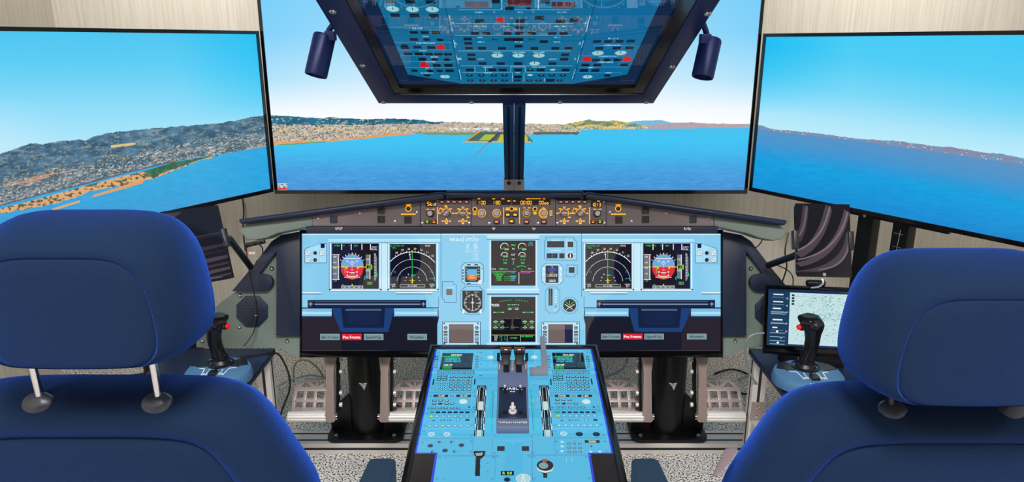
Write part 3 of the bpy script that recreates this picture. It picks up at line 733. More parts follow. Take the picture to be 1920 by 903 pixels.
def cluster(c, x, flip):
    g = (lambda a: x + 43 - a) if flip else (lambda a: x + a)
    P = [(0, 14), (2, 10), (30, 1), (42, 1), (42, 38), (0, 38)]
    c.poly([(g(a), 455 + b) for a, b in P], OUT); c.poly([(g(a + (.8 if a < 20 else -.8)), 455 + b + (.8 if b < 20 else -.8)) for a, b in P], LB2)
    for a in (14, 27): c.rect(min(g(a), g(a + .7)), 466, max(g(a), g(a + .7)), 492, (110, 160, 190))
    for b in (479,): c.rect(min(g(2), g(41)), b, max(g(2), g(41)), b + .7, (110, 160, 190))
    c.rc(g(34), 461, 7.5, 7.5, (14, 18, 36))
    for a, b in ((7, 474), (33, 474), (7, 487)): c.circ(g(a), b, 5, (90, 140, 170)); c.circ(g(a), b, 4.3, WH); c.circ(g(a) + 1, b + 1, 2.6, (200, 215, 225)); c.line(g(a), b, g(a) - 2.5, b - 2.5, .8, (70, 80, 100))
    c.circ(g(20), 474, 3.6, (30, 34, 48)); c.circ(g(20), 487, 3.8, (50, 60, 75)); c.line(g(20) - 2, 489, g(20) + 2, 485, 1.4, (10, 12, 20))

mon_cx = at(958.5, 547, 2.03)
t = thing('instrument_monitor', 'very wide glossy monitor showing the light blue instrument panel', 'monitor', (mon_cx.x, mon_cx.y, onY(958, 668, 1.9).z))
c = Canvas(*MP.ab(566.5, 438), *MP.ab(1351, 657), 2.03 / FPX * .5, LB, MP.ab)
c.rect(560, 438, 1360, 440, LB3)
side_field(c, lambda x: x)
side_field(c, lambda x: 1917.5 - x)
for x in (623,): wframe(c, x, 456, x + 87, 541); wframe(c, 732, 457, 817, 541)
wframe(c, 1098.5, 457, 1183.5, 541); wframe(c, 1206.5, 456, 1293.5, 541)
c.rect(616, 449, 826, 454.5, LB2); c.rect(616, 448.4, 826, 449.3, WH); c.rect(616, 454, 826, 455.2, DB)
c.rect(1091, 449, 1301, 454.5, LB2); c.rect(1091, 448.4, 1301, 449.3, WH); c.rect(1091, 454, 1301, 455.2, DB)
c.rect(716, 456, 726.5, 545, LB3); c.rect(1189, 456, 1201, 545, LB3)
pfd(c, 623, 456); nd(c, 732, 457); nd(c, 1098.5, 457); pfd(c, 1206.5, 456)
cluster(c, 571, False); cluster(c, 1302, True)
for i, (tx, cc, tc) in enumerate((('Sim Freeze', (122, 150, 156), (70, 94, 102)), ('Pos Freeze', (216, 28, 50), (250, 235, 240)), ('Speed Up', (122, 150, 156), (62, 84, 92)), ('Weather', (122, 150, 156), (70, 94, 102)))):
    ibtn(c, (618.5, 659.5, 700.5, 782)[i], 631.5, tx, cc, tc); ibtn(c, (1145, 1186, 1226, 1306)[i], 630.5, tx, cc, tc)
# ---- centre field
c.text(855.5, 449, 'HKIAA', 6.0, WH, .95); c.rect(868.6, 443, 869.4, 454, WH); c.text(885, 449, 'ATS002', 6.0, WH, .92); c.text(889, 443.5, 'AIRBUS', 1.6, WH)
for i, (a, b) in enumerate((('LIMIT', 'SPD'), ('VLE', '280/.67'), ('VLO', '250 kt'), ('MAX', '220 kt'))): c.text(876.5, 457 + 3.2 * i, a, 2.2, WH); c.text(892, 457 + 3.2 * i, b, 2.2, WH)
c.rect(871, 470, 899, 470.6, WH)
for i, (a, b) in enumerate((('VFE', '1  230'), ('', '1+F 215'), ('', '2  200'), ('', '3  185'), ('', 'FULL 177'))): c.text(877, 473 + 3.2 * i, a, 2.2, WH); c.text(891, 473 + 3.2 * i, b, 2.2, WH)
# upper engine window
c.rect(913, 441.5, 1011, 449.5, LB2); c.rect(913, 441.5, 1011, 442.8, WH); c.rect(913, 447.8, 1011, 449.8, DB)
c.rect(916, 449.5, 1009, 541, (150, 210, 240)); c.rect(1004.5, 450, 1006, 541, WH); c.rect(918.6, 450, 919.8, 541, WH)
c.rect(913, 541, 1011, 552.5, LB2); c.rect(913, 541.5, 1011, 543, WH); c.rect(913, 549.6, 1011, 552.6, (70, 110, 150)); c.rect(916, 552.5, 1009, 645, (150, 210, 240)); c.rect(1004.5, 553, 1006, 645, WH); c.rect(918.6, 553, 919.8, 645, WH)
c.rect(913, 643, 1011, 646, LB3)
c.rect(921, 450.5, 1004, 535, (17, 15, 26)); c.rect(921, 556, 1004, 640.5, (10, 12, 24))
for gx in (946, 979):
    c.arc(gx, 463, 7.4, 20, 200, 1.1, WH, 14); c.arc(gx, 463, 7.4, 5, 35, 1.3, (235, 50, 50), 5); c.line(gx, 464, gx - 7, 467, 1, GR); c.rect(gx - .5, 465, gx + 8, 469, (50, 140, 70)); c.text(gx + 4, 467, '0.94', 2.6, WH)
    c.arc(gx, 479.5, 6.6, 10, 180, 1.1, WH, 14); c.arc(gx, 479.5, 6.6, 0, 25, 1.3, (235, 50, 50), 4); c.rect(gx - 4, 478, gx + 7, 482, (50, 140, 70)); c.text(gx + 1.5, 480, '412', 2.8, WH)
    c.text(gx + 1, 487, '71.9', 3, GR, bold=1); c.text(gx + 1, 492.6, '480', 3, GR, bold=1)
c.text(962.5, 459, 'IDLE', 3.0, GR, bold=1); c.text(962.5, 466, 'N1', 2.8, WH); c.text(962.5, 477, 'EGT', 2.8, WH); c.text(962.5, 485.5, 'N2', 2.8, WH); c.text(962.5, 491.5, 'FF', 2.8, WH); c.text(962.5, 494.5, 'KG/H', 2.2, CY)
c.text(995, 455, 'CLB', 3, CY); c.text(995, 459, '83.4%', 2.8, CY)
c.text(926, 504, 'FOB:', 2.8, WH); c.text(940, 504, '7080', 3, GR, bold=1); c.text(949, 504, 'KG', 2.6, CY)
c.arc(978, 512, 14, 55, 125, 1.2, GR, 16); c.line(966, 505, 963, 502.5, 1, GR); c.line(990, 503, 996, 504, 1, WH); c.text(969, 499, 'S', 2.6, WH); c.text(990, 499, 'F', 2.6, WH); c.text(978, 505, '3', 3, GR)
c.rect(922, 507.8, 968, 508.6, WH); c.rect(976, 507.8, 1002, 508.6, WH); c.rect(972.6, 510, 973.6, 532, WH)
for i, (a, b) in enumerate((('LDG LDG GEAR', 'DN'), ('SIGNS ON', ''), ('CABIN', 'CHECK'), ('SPLRS', 'ARM'), ('FLAPS', 'FULL'))):
    c.text(935 if i else 934, 511 + 3.4 * i, a, 2.5, GR, bold=.7)
    if b: c.rect(945, 511 + 3.4 * i, 958, 511.5 + 3.4 * i, GR); c.text(962, 511 + 3.4 * i, b, 2.5, CY, bold=.7)
c.text(986, 511, 'LDG INHIBIT', 2.5, (220, 60, 210), bold=.7)
# lower wheel window
c.text(929, 571, 'WHEEL', 3.2, WH, bold=.7); c.rect(923, 573.5, 936, 574.1, WH)
for i in range(5): c.line(936 + i * 5, 564.6 - i * .6, 939 + i * 5, 564.2 - i * .6, .9, GR); c.line(967 + i * 5, 561.8 + i * .6, 970 + i * 5, 562.2 + i * .6, .9, GR)
for q in (957, 968): c.line(q - 5, 571, q + 5, 571, .9, WH); c.line(q - 2, 571, q + 3, 571, 1, GR)
for q, a in ((935, -1), (990, 1)): c.line(q - 10, 585, q + 10, 585, .8, WH); c.line(q - 6, 585, q + 6, 585, 1.1, GR)
c.text(956, 577, '26', 3, GR, bold=1); c.text(962.5, 577, 'psi', 2.2, CY); c.text(969, 577, '27', 3, GR, bold=1); c.arc(956, 576, 4, 210, 330, .9, WH, 6); c.arc(969, 576, 4, 210, 330, .9, WH, 6)
for gx in (929, 942, 984, 997):
    c.arc(gx, 606, 4.6, 40, 140, .9, WH, 6); c.arc(gx, 610, 4.6, 220, 320, .9, WH, 6); c.text(gx, 604.5, '26', 3, GR, bold=1); c.text(gx, 611.5, '25', 3, GR, bold=1); c.text(gx, 608, '1', 2, WH)
c.text(935.5, 608, 'C', 3.4, CY); c.text(990.5, 608, 'C', 3.4, CY); c.line(940, 614, 954, 613, 1, (130, 110, 100)); c.line(958, 612.5, 973, 613.5, .8, (140, 120, 110))
c.rect(922, 627, 1003, 627.8, (190, 190, 80))
for i, (a, b) in enumerate((('TAT', '+ 9'), ('SAT', '+ 7'), ('ISA', '+ 8'))): c.text(930, 630.2 + 3.2 * i, a, 2.4, WH); c.text(939, 630.2 + 3.2 * i, b, 2.4, GR, bold=.7); c.text(947, 630.2 + 3.2 * i, 'C', 2.2, CY)
c.rect(950.5, 628, 951.2, 640, WH); c.rect(975.5, 628, 976.2, 640, WH); c.text(963, 633, '17 H 05', 2.8, GR, bold=.8); c.text(988, 630.2, 'GW 58800 KG', 2.4, GR, bold=.7)
# standby instruments
octo(c, 865, 492, 907, 533, 6, (70, 110, 140), LB2); c.rect(871, 498, 901, 529, (120, 160, 185)); c.rect(872.5, 499.5, 900, 528, (18, 20, 34)); c.rect(876, 504, 894.5, 514.5, (60, 180, 235)); c.rect(876, 514.5, 894.5, 524, (236, 120, 34)); c.rect(873.5, 501, 876, 526, (30, 40, 50)); c.box(882, 516, 888, 521, WH, .6); c.rect(880, 525.5, 892, 526.6, CY)
for i in range(4): c.rect(873.8, 503 + 5 * i, 875.4, 504 + 5 * i, WH); c.rect(896, 503 + 5 * i, 899, 504 + 5 * i, WH)
c.rect(894.5, 513.5, 899, 516, GR)
for q in (505, 510, 516, 521): c.rect(867, q, 869.4, q + 3, (16, 20, 34))
for q in (879, 893): c.rc(q, 496, 7, 2, (20, 26, 40))
c.rc(879, 531.6, 7, 2, (20, 26, 40)); c.circ(900, 528.5, 3.8, WH); c.circ(900, 528.5, 2.4, (215, 225, 230)); c.circ(904, 503, .9, (30, 40, 60))
octo(c, 863, 536, 908, 589, 9, (80, 130, 165), LB); c.poly([(867, 544.5), (904.5, 544.5), (904.5, 577), (894, 586), (878, 586), (867, 577)], (17, 19, 30))
c.text(877, 547.5, 'DME 1', 2.2, WH); c.text(894, 547.5, 'DME 2', 2.2, WH); c.text(876, 550.4, '8.1', 2.2, WH); c.text(894, 550.4, '8.1', 2.2, WH)
for i in range(36):
    a = 2 * PI * i / 36; r0 = 12 if i % 3 == 0 else 14; c.line(886 + r0 * math.cos(a), 567 + r0 * math.sin(a), 886 + 16 * math.cos(a), 567 + 16 * math.sin(a), .9, WH)
c.line(874, 567, 899, 568, 1.2, WH); c.line(886, 558, 886, 578, 1, WH); c.poly([(874, 567), (886, 564), (898, 567), (886, 570)], (60, 64, 76)); c.circ(886, 567, 2, WH)
for q in (869, 901): c.rect(q - 1.5, 580, q + 1.8, 587, WH)
c.text(869.5, 592, '', 1, WH)
P = [(829, 527), (850, 527), (851, 532), (856, 533), (856, 567), (833, 567), (833, 562), (829, 561)]
c.poly(P, DB); c.poly([(x + (.8 if x < 840 else -.8), y + (.8 if y < 545 else -.8)) for x, y in P], LB); c.rc(842.5, 547, 10.6, 10.6, (90, 84, 84)); c.rc(842.5, 547, 8.8, 8.8, (112, 104, 100)); c.text(843, 539, 'TERR ON ND', 1.8, WH)
P = [(1062, 496), (1083, 496), (1083, 514), (1078, 515), (1078, 519), (1061, 519)]
c.poly(P, DB); c.poly([(x + (.8 if x < 1070 else -.8), y + (.8 if y < 505 else -.8)) for x, y in P], LB); c.rc(1071.5, 506, 10.5, 10.5, (26, 28, 44)); c.rc(1071.5, 506, 8, 8, (48, 46, 58)); c.text(1071, 498.6, 'TERR', 1.8, WH)
for x0, r in ((829, 0), (1015, 1)):
    c.rect(x0, 602.6, x0 + 72, 647, (34, 52, 76)); c.rect(x0 + 1, 603.6, x0 + 71, 646, (184, 226, 244)); c.rect(x0 + 13, 607.5, x0 + 59, 642.5, (50, 60, 76)); c.rect(x0 + 14, 608.5, x0 + 58, 641.5, (112, 98, 96))
    if r: c.rect(x0 + 44, 608.5, x0 + 58, 641.5, (34, 34, 74))
    for bx in (x0 + 6.5, x0 + 65): 
        for i in range(5):
            if i == 0: c.circ(bx, 614, 3.4, (26, 34, 50)); c.circ(bx, 614, 2.2, (140, 170, 190)); c.rect(bx - 2, 613.5, bx + 2, 614.5, (26, 34, 50))
            else: c.rc(bx, 615.5 + 6.2 * i, 7, 4.4, (26, 34, 50)); c.rc(bx, 615.5 + 6.2 * i, 4.6, 1.8, (170, 200, 215))
    for q in (x0 + 4, x0 + 67): c.circ(q, 606, 1.7, (40, 60, 84), 8); c.circ(q, 644, 1.7, (40, 60, 84), 8)
# landing gear / autobrake, clock, accumulator, brake gauge
P = [(1023, 444), (1076, 444), (1078, 450), (1082, 452), (1082, 488), (1024, 488), (1020, 483), (1020, 452), (1023, 450)]
c.poly(P, DB); c.poly([(1051 + (x - 1051) * .97, 466 + (y - 466) * .965) for x, y in P], LB)
c.rect(1026, 452, 1058, 463.5, (28, 32, 46)); c.rect(1027.5, 453.5, 1056.5, 462, (46, 44, 54)); c.rect(1036.6, 453, 1037.2, 462, (28, 32, 46)); c.rect(1046.6, 453, 1047.2, 462, (28, 32, 46)); c.text(1042, 450, 'LDG GEAR', 2.2, WH)
c.rc(1069.5, 458, 10, 10, (28, 32, 46)); c.rc(1069.5, 458, 7, 7, (52, 50, 58)); c.text(1069, 450, 'BRK FAN', 2, WH); c.rect(1062, 446, 1062.6, 486, WH); c.rect(1022, 466, 1080, 466.5, (170, 215, 240)); c.text(1041, 469.5, 'AUTO/BRK', 3, WH)
for q in (1030, 1040.5, 1053.5): c.rc(q, 479.4, 9.6, 9.6, (20, 24, 38)); c.rc(q, 479.4, 7.4, 7.4, (40, 40, 50))
c.circ(1069.5, 479, 6.6, (220, 235, 242)); c.circ(1069.5, 479, 5.4, (26, 30, 44)); c.line(1069.5, 475, 1069.5, 483, 2.2, WH); c.text(1070, 471, 'A/SKID', 2.2, WH); c.text(1078, 476, 'ON', 1.8, WH); c.text(1078, 483, 'OFF', 1.8, WH)
octo(c, 1015, 493, 1056, 534, 7, (90, 140, 170), LB2); c.rect(1023, 497.5, 1047, 530, (18, 22, 36)); c.rect(1027.5, 502, 1043, 508, (36, 66, 150)); c.text(1035, 515.4, '1:30528', 5.2, WH, .85); c.text(1035, 500, 'CHR', 1.8, WH); c.text(1035, 510.4, 'UTC', 1.8, WH); c.box(1028, 522.6, 1043, 529.6, (90, 96, 100), .6); c.text(1035.5, 526, '0000', 4.4, WH)
for q in (504, 514): c.circ(1019.4, q, 1.7, WH, 8)
for q in (504, 514, 525): c.circ(1051, q, 1.7, WH, 8)
octo(c, 1022, 537, 1050, 587, 7, (90, 140, 170), LB); c.rect(1028.5, 540.5, 1036, 572.6, (60, 66, 64)); c.rect(1031.4, 540.5, 1032.4, 572.6, (150, 150, 130)); c.rect(1029, 541, 1031, 550, (20, 24, 36)); c.rect(1033, 541, 1035.4, 556, (24, 26, 36))
for i in range(5): c.rc(1042, 546 + 5 * i, 3, 1.6, WH)
c.rc(1042, 574, 1.6, 5, (220, 60, 60)); c.text(1042, 581, 'DN', 2, WH)
octo(c, 1052.5, 556.5, 1083.5, 587.5, 8, (100, 150, 180), LB); c.circ(1068, 572, 12.2, (14, 16, 26), 28)
c.line(1068, 573, 1060, 564, .9, GR); c.line(1068, 573, 1076, 564, .9, GR); c.line(1068, 573, 1068, 563, 1.1, GR); c.line(1068, 576, 1059, 570, 1.2, WH); c.line(1068, 576, 1077, 570, 1.2, WH); c.line(1068, 575, 1061, 581, .9, WH); c.line(1068, 575, 1075, 581, .9, WH); c.text(1068, 580, 'PSI', 2.2, WH)
c.mesh('screen', MP, t, GLASS, .001)
def quad(pl, a, b, c_, d, h=0): return [pl.pp(a, b, h), pl.pp(c_, b, h), pl.pp(c_, d, h), pl.pp(a, d, h)]
MB().ringprism(quad(MP, 563, 430.5, 1354.5, 669), quad(MP, 567, 438, 1350.5, 656.5), MP.n * .008).build('bezel', GLOSSBLK, t, bevel=.0015)
MB().prism(quad(MP, 564, 432, 1353, 668), -MP.n * .03).build('back_cover', BLACK, t, bevel=.004)
MB().box(MP.pp(958, 560, -.06), (.9, .08, .05), (RT, UP, FW)).build('mount_plate', BLKMET, t, bevel=.003)
for px in (905, 1012):
    q = MP.pp(px, 560, -.1)
    MB().box((q.x, q.y + .01, (q.z + .05) / 2 + .021), (.05, .05, q.z - .03)).build('support_post', BLKMET, t, bevel=.003)

# ================================================================== PEDESTAL DISPLAY
tl = PED.pp(808, 652); 
t = thing('pedestal_monitor', 'upright touch monitor lying between the seats showing keypads and radios', 'monitor', (0.005, 1.45, 0.02))
PB = (82, 182, 222); PB2 = (124, 206, 238); PL_ = (60, 140, 190); KD = (20, 40, 60)
a0, b0 = PED.ab(963, 655); aL_, _ = PED.ab(815, 655); aR_, _ = PED.ab(1112, 655); _, bE = PED.ab(963, 903)
LEN = bE + .09
c = Canvas(-.205, b0 - .001, .205, LEN, .00062, (12, 14, 22), PED.ab)
wl, wr = PED.ab(819, 655)[0], PED.ab(1107, 655)[0]
_, bn = PED.ab(800, 851)
wn0, wn1 = PED.ab(816, 880)[0], PED.ab(1107, 880)[0]
c.polym([(wl - .004, b0 - .001), (wr + .004, b0 - .001), (wr + .004, bn), (wn1 + .005, bn), (wn1 + .005, LEN), (wn0 - .005, LEN), (wn0 - .005, bn), (wl - .004, bn)], (40, 66, 214))
c.polym([(wl, b0 + .001), (wr, b0 + .001), (wr, bn - .004), (wn1, bn - .004), (wn1, LEN), (wn0, LEN), (wn0, bn - .004), (wl, bn - .004)], PB)
G = lambda x, y: (760 + x / 3.433, 640 + y / 3.433)
H = lambda x, y: (960 + x / 3.433, 640 + y / 3.433)
def key(px, py, w_=9, h_=4.6, shape=0):
    if shape: c.circ(px, py, w_ / 2, KD, 12); c.circ(px, py - .2, w_ / 2 - 1.1, (176, 222, 240), 12)
    else: c.rc(px, py, w_, h_, KD); c.rc(px, py - .2, w_ - 2.2, max(h_ - 1.8, 1), (150, 200, 222))
def screw(px, py, r=2.6): c.circ(px, py, r, (50, 120, 168), 10); c.circ(px, py, r * .6, (120, 200, 235), 10); c.line(px - r * .6, py, px + r * .6, py, .6, (30, 80, 120))
def mcdu(F, side):
    x0, x1 = (170, 468) if side == 0 else (222, 515)
    o = 0 if side == 0 else 45
    sx = 0 if side == 0 else 35
    L_, R_, T_, B_ = (228, 435, 78, 180) if side == 0 else (262, 468, 75, 178)
    p = F((L_ + R_) / 2 - (6 if side == 0 else -6) * 0, (T_ + B_) / 2)
    c.rc(p[0], p[1], 60, 31.5, (60, 110, 140)); c.rc(p[0], p[1], 58.5, 30, (8, 20, 34))
    q = F(L_, 84)
    for i, (tx, col, dx, wd) in enumerate((('DATA INDEX', WH, 30, 28), ('<POSITION MONITOR', GR, 20, 30), ('<IRS MONITOR GPS', CY, 22, 34), ('<GPS MONITOR A/C', CY, 22, 34), ('<CLOSEST AIRPORTS', CY, 22, 30), ('', WH, 20, 10), ('EQUI TIME', WH, 14, 16), ('<HISTORY', GR, 12, 18), ('<PERF FACT', GR, 12, 18))):
        if tx: c.text(q[0] + dx, q[1] + 1 + i * 3.1, tx, 2.6, col, .9, bold=.7)
    for i in range(5):
        key(*F((202 if side == 0 else 236) - i * 1.5 * (1 if side == 0 else -0) , 98 + i * 16.5), 5.5, 2.8); key(*F((460 if side == 0 else 486) + (0 if side == 0 else i * 2), 98 + i * 16), 5.5, 2.8)
    n = 7
    for i in range(7): key(*F((222 if side == 0 else 275) + i * 34.5, 194), 8.4, 3.2); 
    for i in range(7): key(*F((222 if side == 0 else 275) + i * 34.8, 206), 8.4, 3.2)
    for j in range(3):
        for i in range(2): key(*F((221 if side == 0 else 278) + i * 36 - j * 2 * (side == 0), 222 + j * 12.5), 8.4, 3.2)
    for j in range(5):
        for i in range(5): key(*F((300 if side == 0 else 360) + i * 30 - j * (2.2 if side == 0 else -1.8), 229 + j * 20.5), 6.8, 3.9)
    for j in range(4):
        for i in range(3): key(*F((206 if side == 0 else 279) + i * 28.5 - j * (1.2 if side == 0 else 0), 269 + j * 14.3), 5.8, 3, 1)
    c.rc(*F(181 if side == 0 else 250, 262), 2.4, 11, KD); c.rc(*F(447 if side == 0 else 513, 260), 2.4, 11, KD)
    for q in (F(210 if side == 0 else 229, 70), F(468 if side == 0 else 483, 70), F(448 if side == 0 else 533, 318), F(170 if side == 0 else 248, 300)): screw(*q, 2)
    for i in range(5): c.rc(*F((285 if side == 0 else 292) + i * 31, 67), 5, 1.2, (70, 150, 190))
mcdu(G, 0); mcdu(H, 1)
def hl(F, xa, xb, y, col=PL_, wd=.9): a = F(xa, y); b = F(xb, y); c.rect(a[0], a[1] - wd / 2, b[0], a[1] + wd / 2, col)
def radio(F, s):
    R_ = s == 1
    hl(F, 150 if not R_ else 243, 455 if not R_ else 555, 328); 
    ds = ((228, '118.500'), (375, '122.550')) if not R_ else ((323, '121.500'), (469, '121.800'))
    for x, tx in ds: c.rc(*F(x, 351), 27.5, 4.6, KD); c.text(*F(x, 351), tx, 3.4, (210, 225, 190), .9, bold=.7)
    c.rc(*F(301 if not R_ else 397, 350), 6.5, 3.4, (30, 60, 40)); c.rc(*F(301 if not R_ else 397, 350), 4.6, 1.8, (90, 230, 90))
    xs = (189, 228, 267) if not R_ else (292, 331, 371)
    for i, x in enumerate(xs): key(*F(x, 381 if not R_ else 377), 8, 3.2); key(*F(x - 3 * (not R_), 402 if not R_ else 399), 8, 3.2, 0)
    key(*F(303 if not R_ else 411, 401), 8, 3.2); c.circ(*F(224 if not R_ else 333, 402), 3.2, KD, 12)
    for i in range(5): key(*F((182 + 39.5 * i) if not R_ else (296 + 39.5 * i), 429 if not R_ else 425), 8, 3.2)
    c.rc(*F(411 if not R_ else 526, 423), 3.4, 2.2, KD)
    c.circ(*F(373 if not R_ else 478, 388), 8, (176, 226, 240), 24); c.circ(*F(373 if not R_ else 478, 387), 6.6, (196, 232, 238), 24)
    hl(F, 140 if not R_ else 250, 450 if not R_ else 570, 441)
    for i in range(7): x = (172 + 38 * i) if not R_ else (294 + 38.6 * i); c.rc(*F(x, 457), 8, 3.2, (40, 150, 80) if i == 0 else KD)
    for i in range(7):
        p = F((166 + 38.6 * i) if not R_ else (297 + 39 * i), 483 if not R_ else 481); c.circ(*p, 4, (40, 80, 110), 14); c.circ(*p, 3.3, (210, 235, 80) if i == 0 else (150, 214, 238), 14); c.arc(p[0], p[1], 3, 200, 340, .8, KD, 6)
    for x in ((240, 281) if not R_ else (379, 418)): key(*F(x, 508), 8, 3.2)
    key(*F(399 if not R_ else 536, 506), 8, 3.4); c.rc(*F(399 if not R_ else 536, 506), 7.5, 3, KD)
    c.circ(*F(182 if not R_ else 321, 510), 2.6, (60, 90, 130), 10); c.circ(*F(339 if not R_ else 477, 507), 4, KD, 12); c.circ(*F(339 if not R_ else 477, 507), 3, PB2, 12)
    for i in range(7):
        p = F((156 + 40.5 * i) if not R_ else (304 + 40.4 * i), 545 if not R_ else 542); c.circ(*p, 4, (40, 80, 110), 14); c.circ(*p, 3.3, (205, 225, 110) if (i == 2 and not R_) else (160, 216, 238), 14); c.arc(p[0], p[1], 3, 200, 340, .8, KD, 6)
    hl(F, 125 if not R_ else 270, 440 if not R_ else 590, 562, (120, 205, 238))
radio(G, 0); radio(H, 1)
for p in (G(168, 598), G(268, 598)): c.circ(*p, 6.6, (190, 226, 236), 20); c.circ(*p, 5, (172, 214, 226), 20); c.line(p[0] - 3, p[1] + 2, p[0] + 3, p[1] - 2, 1, (90, 120, 140))
p = H(332, 594); c.circ(*p, 6.6, (190, 226, 236), 20); c.circ(*p, 5, (172, 214, 226), 20); c.line(p[0] - 3, p[1] + 2, p[0] + 3, p[1] - 2, 1, (90, 120, 140))
for p in (H(433, 597), H(543, 598)): c.circ(*p, 7, (40, 80, 110), 20); c.circ(*p, 5.4, (16, 34, 52), 20); c.circ(*p, 3, (40, 66, 90), 14)
hl(G, 105, 435, 626); hl(H, 270, 610, 622)
for x, y in ((161, 672), (256, 703), (361, 669)): p = G(x, y); c.circ(*p, 6, (70, 140, 180), 20); c.circ(*p, 4.4, (18, 26, 40), 20); c.circ(*p, 1.6, (90, 120, 150), 10)
for x, y in ((221, 648), (300, 647), (176, 711), (318, 709)): c.circ(*G(x, y), 3.4, KD, 12); c.circ(G(x, y)[0] + 1, G(x, y)[1], 1.7, PB2, 8)
for i in range(3):
    for j in range(3): p = H(366 + 35 * i + 1.5 * j, 659 + 27 * j); c.circ(*p, 3.4, KD, 12); c.circ(*p, 2.2, (160, 200, 215), 10); c.circ(*p, 1, KD, 8)
c.rc(*H(516, 645), 28, 4.8, KD); c.text(*H(516, 645), '2000', 3.8, (210, 225, 140), 1.3, bold=.7); c.circ(*H(398, 640), 1.3, (220, 60, 60), 8); c.circ(*H(511, 675), 2, KD, 8)
for x, y in ((507, 710), (565, 710), (322, 647), (322, 677), (322, 706)): c.circ(*H(x, y), 3.4, (150, 214, 238), 12); c.circ(*H(x, y), 2.2, (190, 226, 240), 12)
# trim wheels
for F, xt, xb in ((G, 493, 474), (H, 205, 232)):
    a = F(xt, 285); b = F(xb, 612)
    n = 8
    def seg(t0, t1, w0, col):
        P0 = (a[0] + (b[0] - a[0]) * t0, a[1] + (b[1] - a[1]) * t0); P1 = (a[0] + (b[0] - a[0]) * t1, a[1] + (b[1] - a[1]) * t1)
        c.poly([(P0[0] - w0, P0[1]), (P0[0] + w0, P0[1]), (P1[0] + w0 * 1.1, P1[1]), (P1[0] - w0 * 1.1, P1[1])], col)
    seg(.0, 1.0, 8.6, (14, 22, 34)); seg(.02, 1.0, 6.6, (170, 210, 222)); seg(.02, 1.0, 5.6, (14, 22, 34))
    seg(.02, 1, 3.6, (180, 220, 228)); seg(.03, .31, 2.9, (10, 18, 32)); seg(.32, .47, 4.6, (190, 222, 222)); seg(.48, .86, 3.0, (10, 18, 32)); seg(.86, 1.0, 4.6, (182, 210, 208))
    for q in (.08, .5, .75): seg(q, q + .12, 8.4, (200, 226, 226)); seg(q, q + .12, 6.6, (14, 22, 34)); seg(q, q + .12, 3.6, (180, 220, 228)); seg(q, q + .12, 2.9, (10, 18, 32))
for F, x0, x1 in ((G, 545, 560), (H, 140, 125)):
    a, b = F(x0 + (12 if F is G else -8), 320), F(x0 + (2 if F is G else 8), 580); c.poly([(a[0] - 1.2, a[1]), (a[0] + 1.2, a[1]), (b[0] + 1.4, b[1]), (b[0] - 1.4, b[1])], (40, 196, 196))
    a, b = F(x0 + (22 if F is G else -18), 318), F(x0 + (12 if F is G else -2), 580); c.poly([(a[0] - .5, a[1]), (a[0] + .5, a[1]), (b[0] + .5, b[1]), (b[0] - .5, b[1])], (60, 110, 180))
# module borders and screws
for x, y in ((486, 72), (487, 110), (487, 145), (486, 220), (160, 350), (448, 350), (148, 430), (440, 425), (140, 465), (437, 455), (125, 545), (432, 540), (118, 580), (428, 606), (110, 650), (424, 645), (95, 715), (420, 710), (220, 748), (565, 745), (592, 736), (204, 885), (560, 884), (576, 612), (574, 718)): screw(*G(x, y), 2.6)
for x, y in ((256, 347), (547, 343), (262, 425), (555, 420), (275, 456), (560, 450), (275, 540), (575, 535), (280, 580), (125, 612), (590, 605), (285, 645), (598, 645), (290, 710), (608, 708), (115, 738), (138, 746), (132, 718), (480, 745), (146, 883), (500, 882)): screw(*H(x, y), 2.6)
for F, xx in ((G, 508), (H, 140)):
    for y in (128, 185): c.rc(*F(xx + (14 if F is G else -14), y - 30), .1, .1, PB)
hl(G, 468, 592, 126); hl(G, 468, 592, 240); hl(H, 110, 186, 126); hl(H, 110, 240, 240)
for p in (G(548, 103), H(142, 101)): c.circ(*p, 6.2, (176, 214, 226), 18); c.circ(p[0] + .8, p[1] + .6, 4.8, (206, 230, 236), 18); c.line(p[0] - 3, p[1], p[0] + 2, p[1] + 1, .9, (110, 140, 160))
for p in (G(525, 155), G(525, 190), G(520, 257), G(552, 257), G(552, 280), H(140, 257), H(200, 257), H(140, 278)): c.circ(*p, 1.3, (60, 140, 185), 8)
for x in (434, 561): a = G(x, 620); b = G(x - 2, 735); c.line(*a, *b, .7, PL_)
for x in (272, 130): a = H(x, 620); b = H(x + 4, 735); c.line(*a, *b, .7, PL_)
hl(G, 195, 600, 737); hl(H, 100, 510, 732); c.line(*G(578, 740), *G(576, 900), .8, PL_); c.line(*H(127, 735), *H(133, 900), .8, PL_)
for p in (G(615, 690), H(86, 690)): c.rc(*p, 13.5, 9, (16, 28, 46)); c.rc(*p, 11.5, 7.4, (40, 40, 54))
c.rc(*G(656, 848), 24.5, 8, (14, 22, 26)); c.text(*G(656, 848), 'R  0.0', 5, (170, 230, 120), 1.0, bold=.7)
p = G(655, 890); c.circ(*p, 6.5, (40, 90, 120), 18); c.circ(*p, 5, (22, 34, 50), 18)
p = H(72, 884); c.circ(*p, 14, (190, 220, 224), 30); c.circ(*p, 12, (168, 206, 214), 30); c.line(p[0] - 4, p[1] + 10, p[0], p[1] - 8, 2.6, (205, 228, 230)); c.line(p[0] + 4, p[1] + 10, p[0], p[1] - 8, 2.6, (205, 228, 230))
for x in (350, 385): c.line(*H(x, 745), *H(x, 775), .8, (150, 220, 244))
for x, y in ((530, 785), (530, 835), (262, 750), (245, 885)): c.circ(*G(x, y), 1.7, (60, 140, 190), 8)
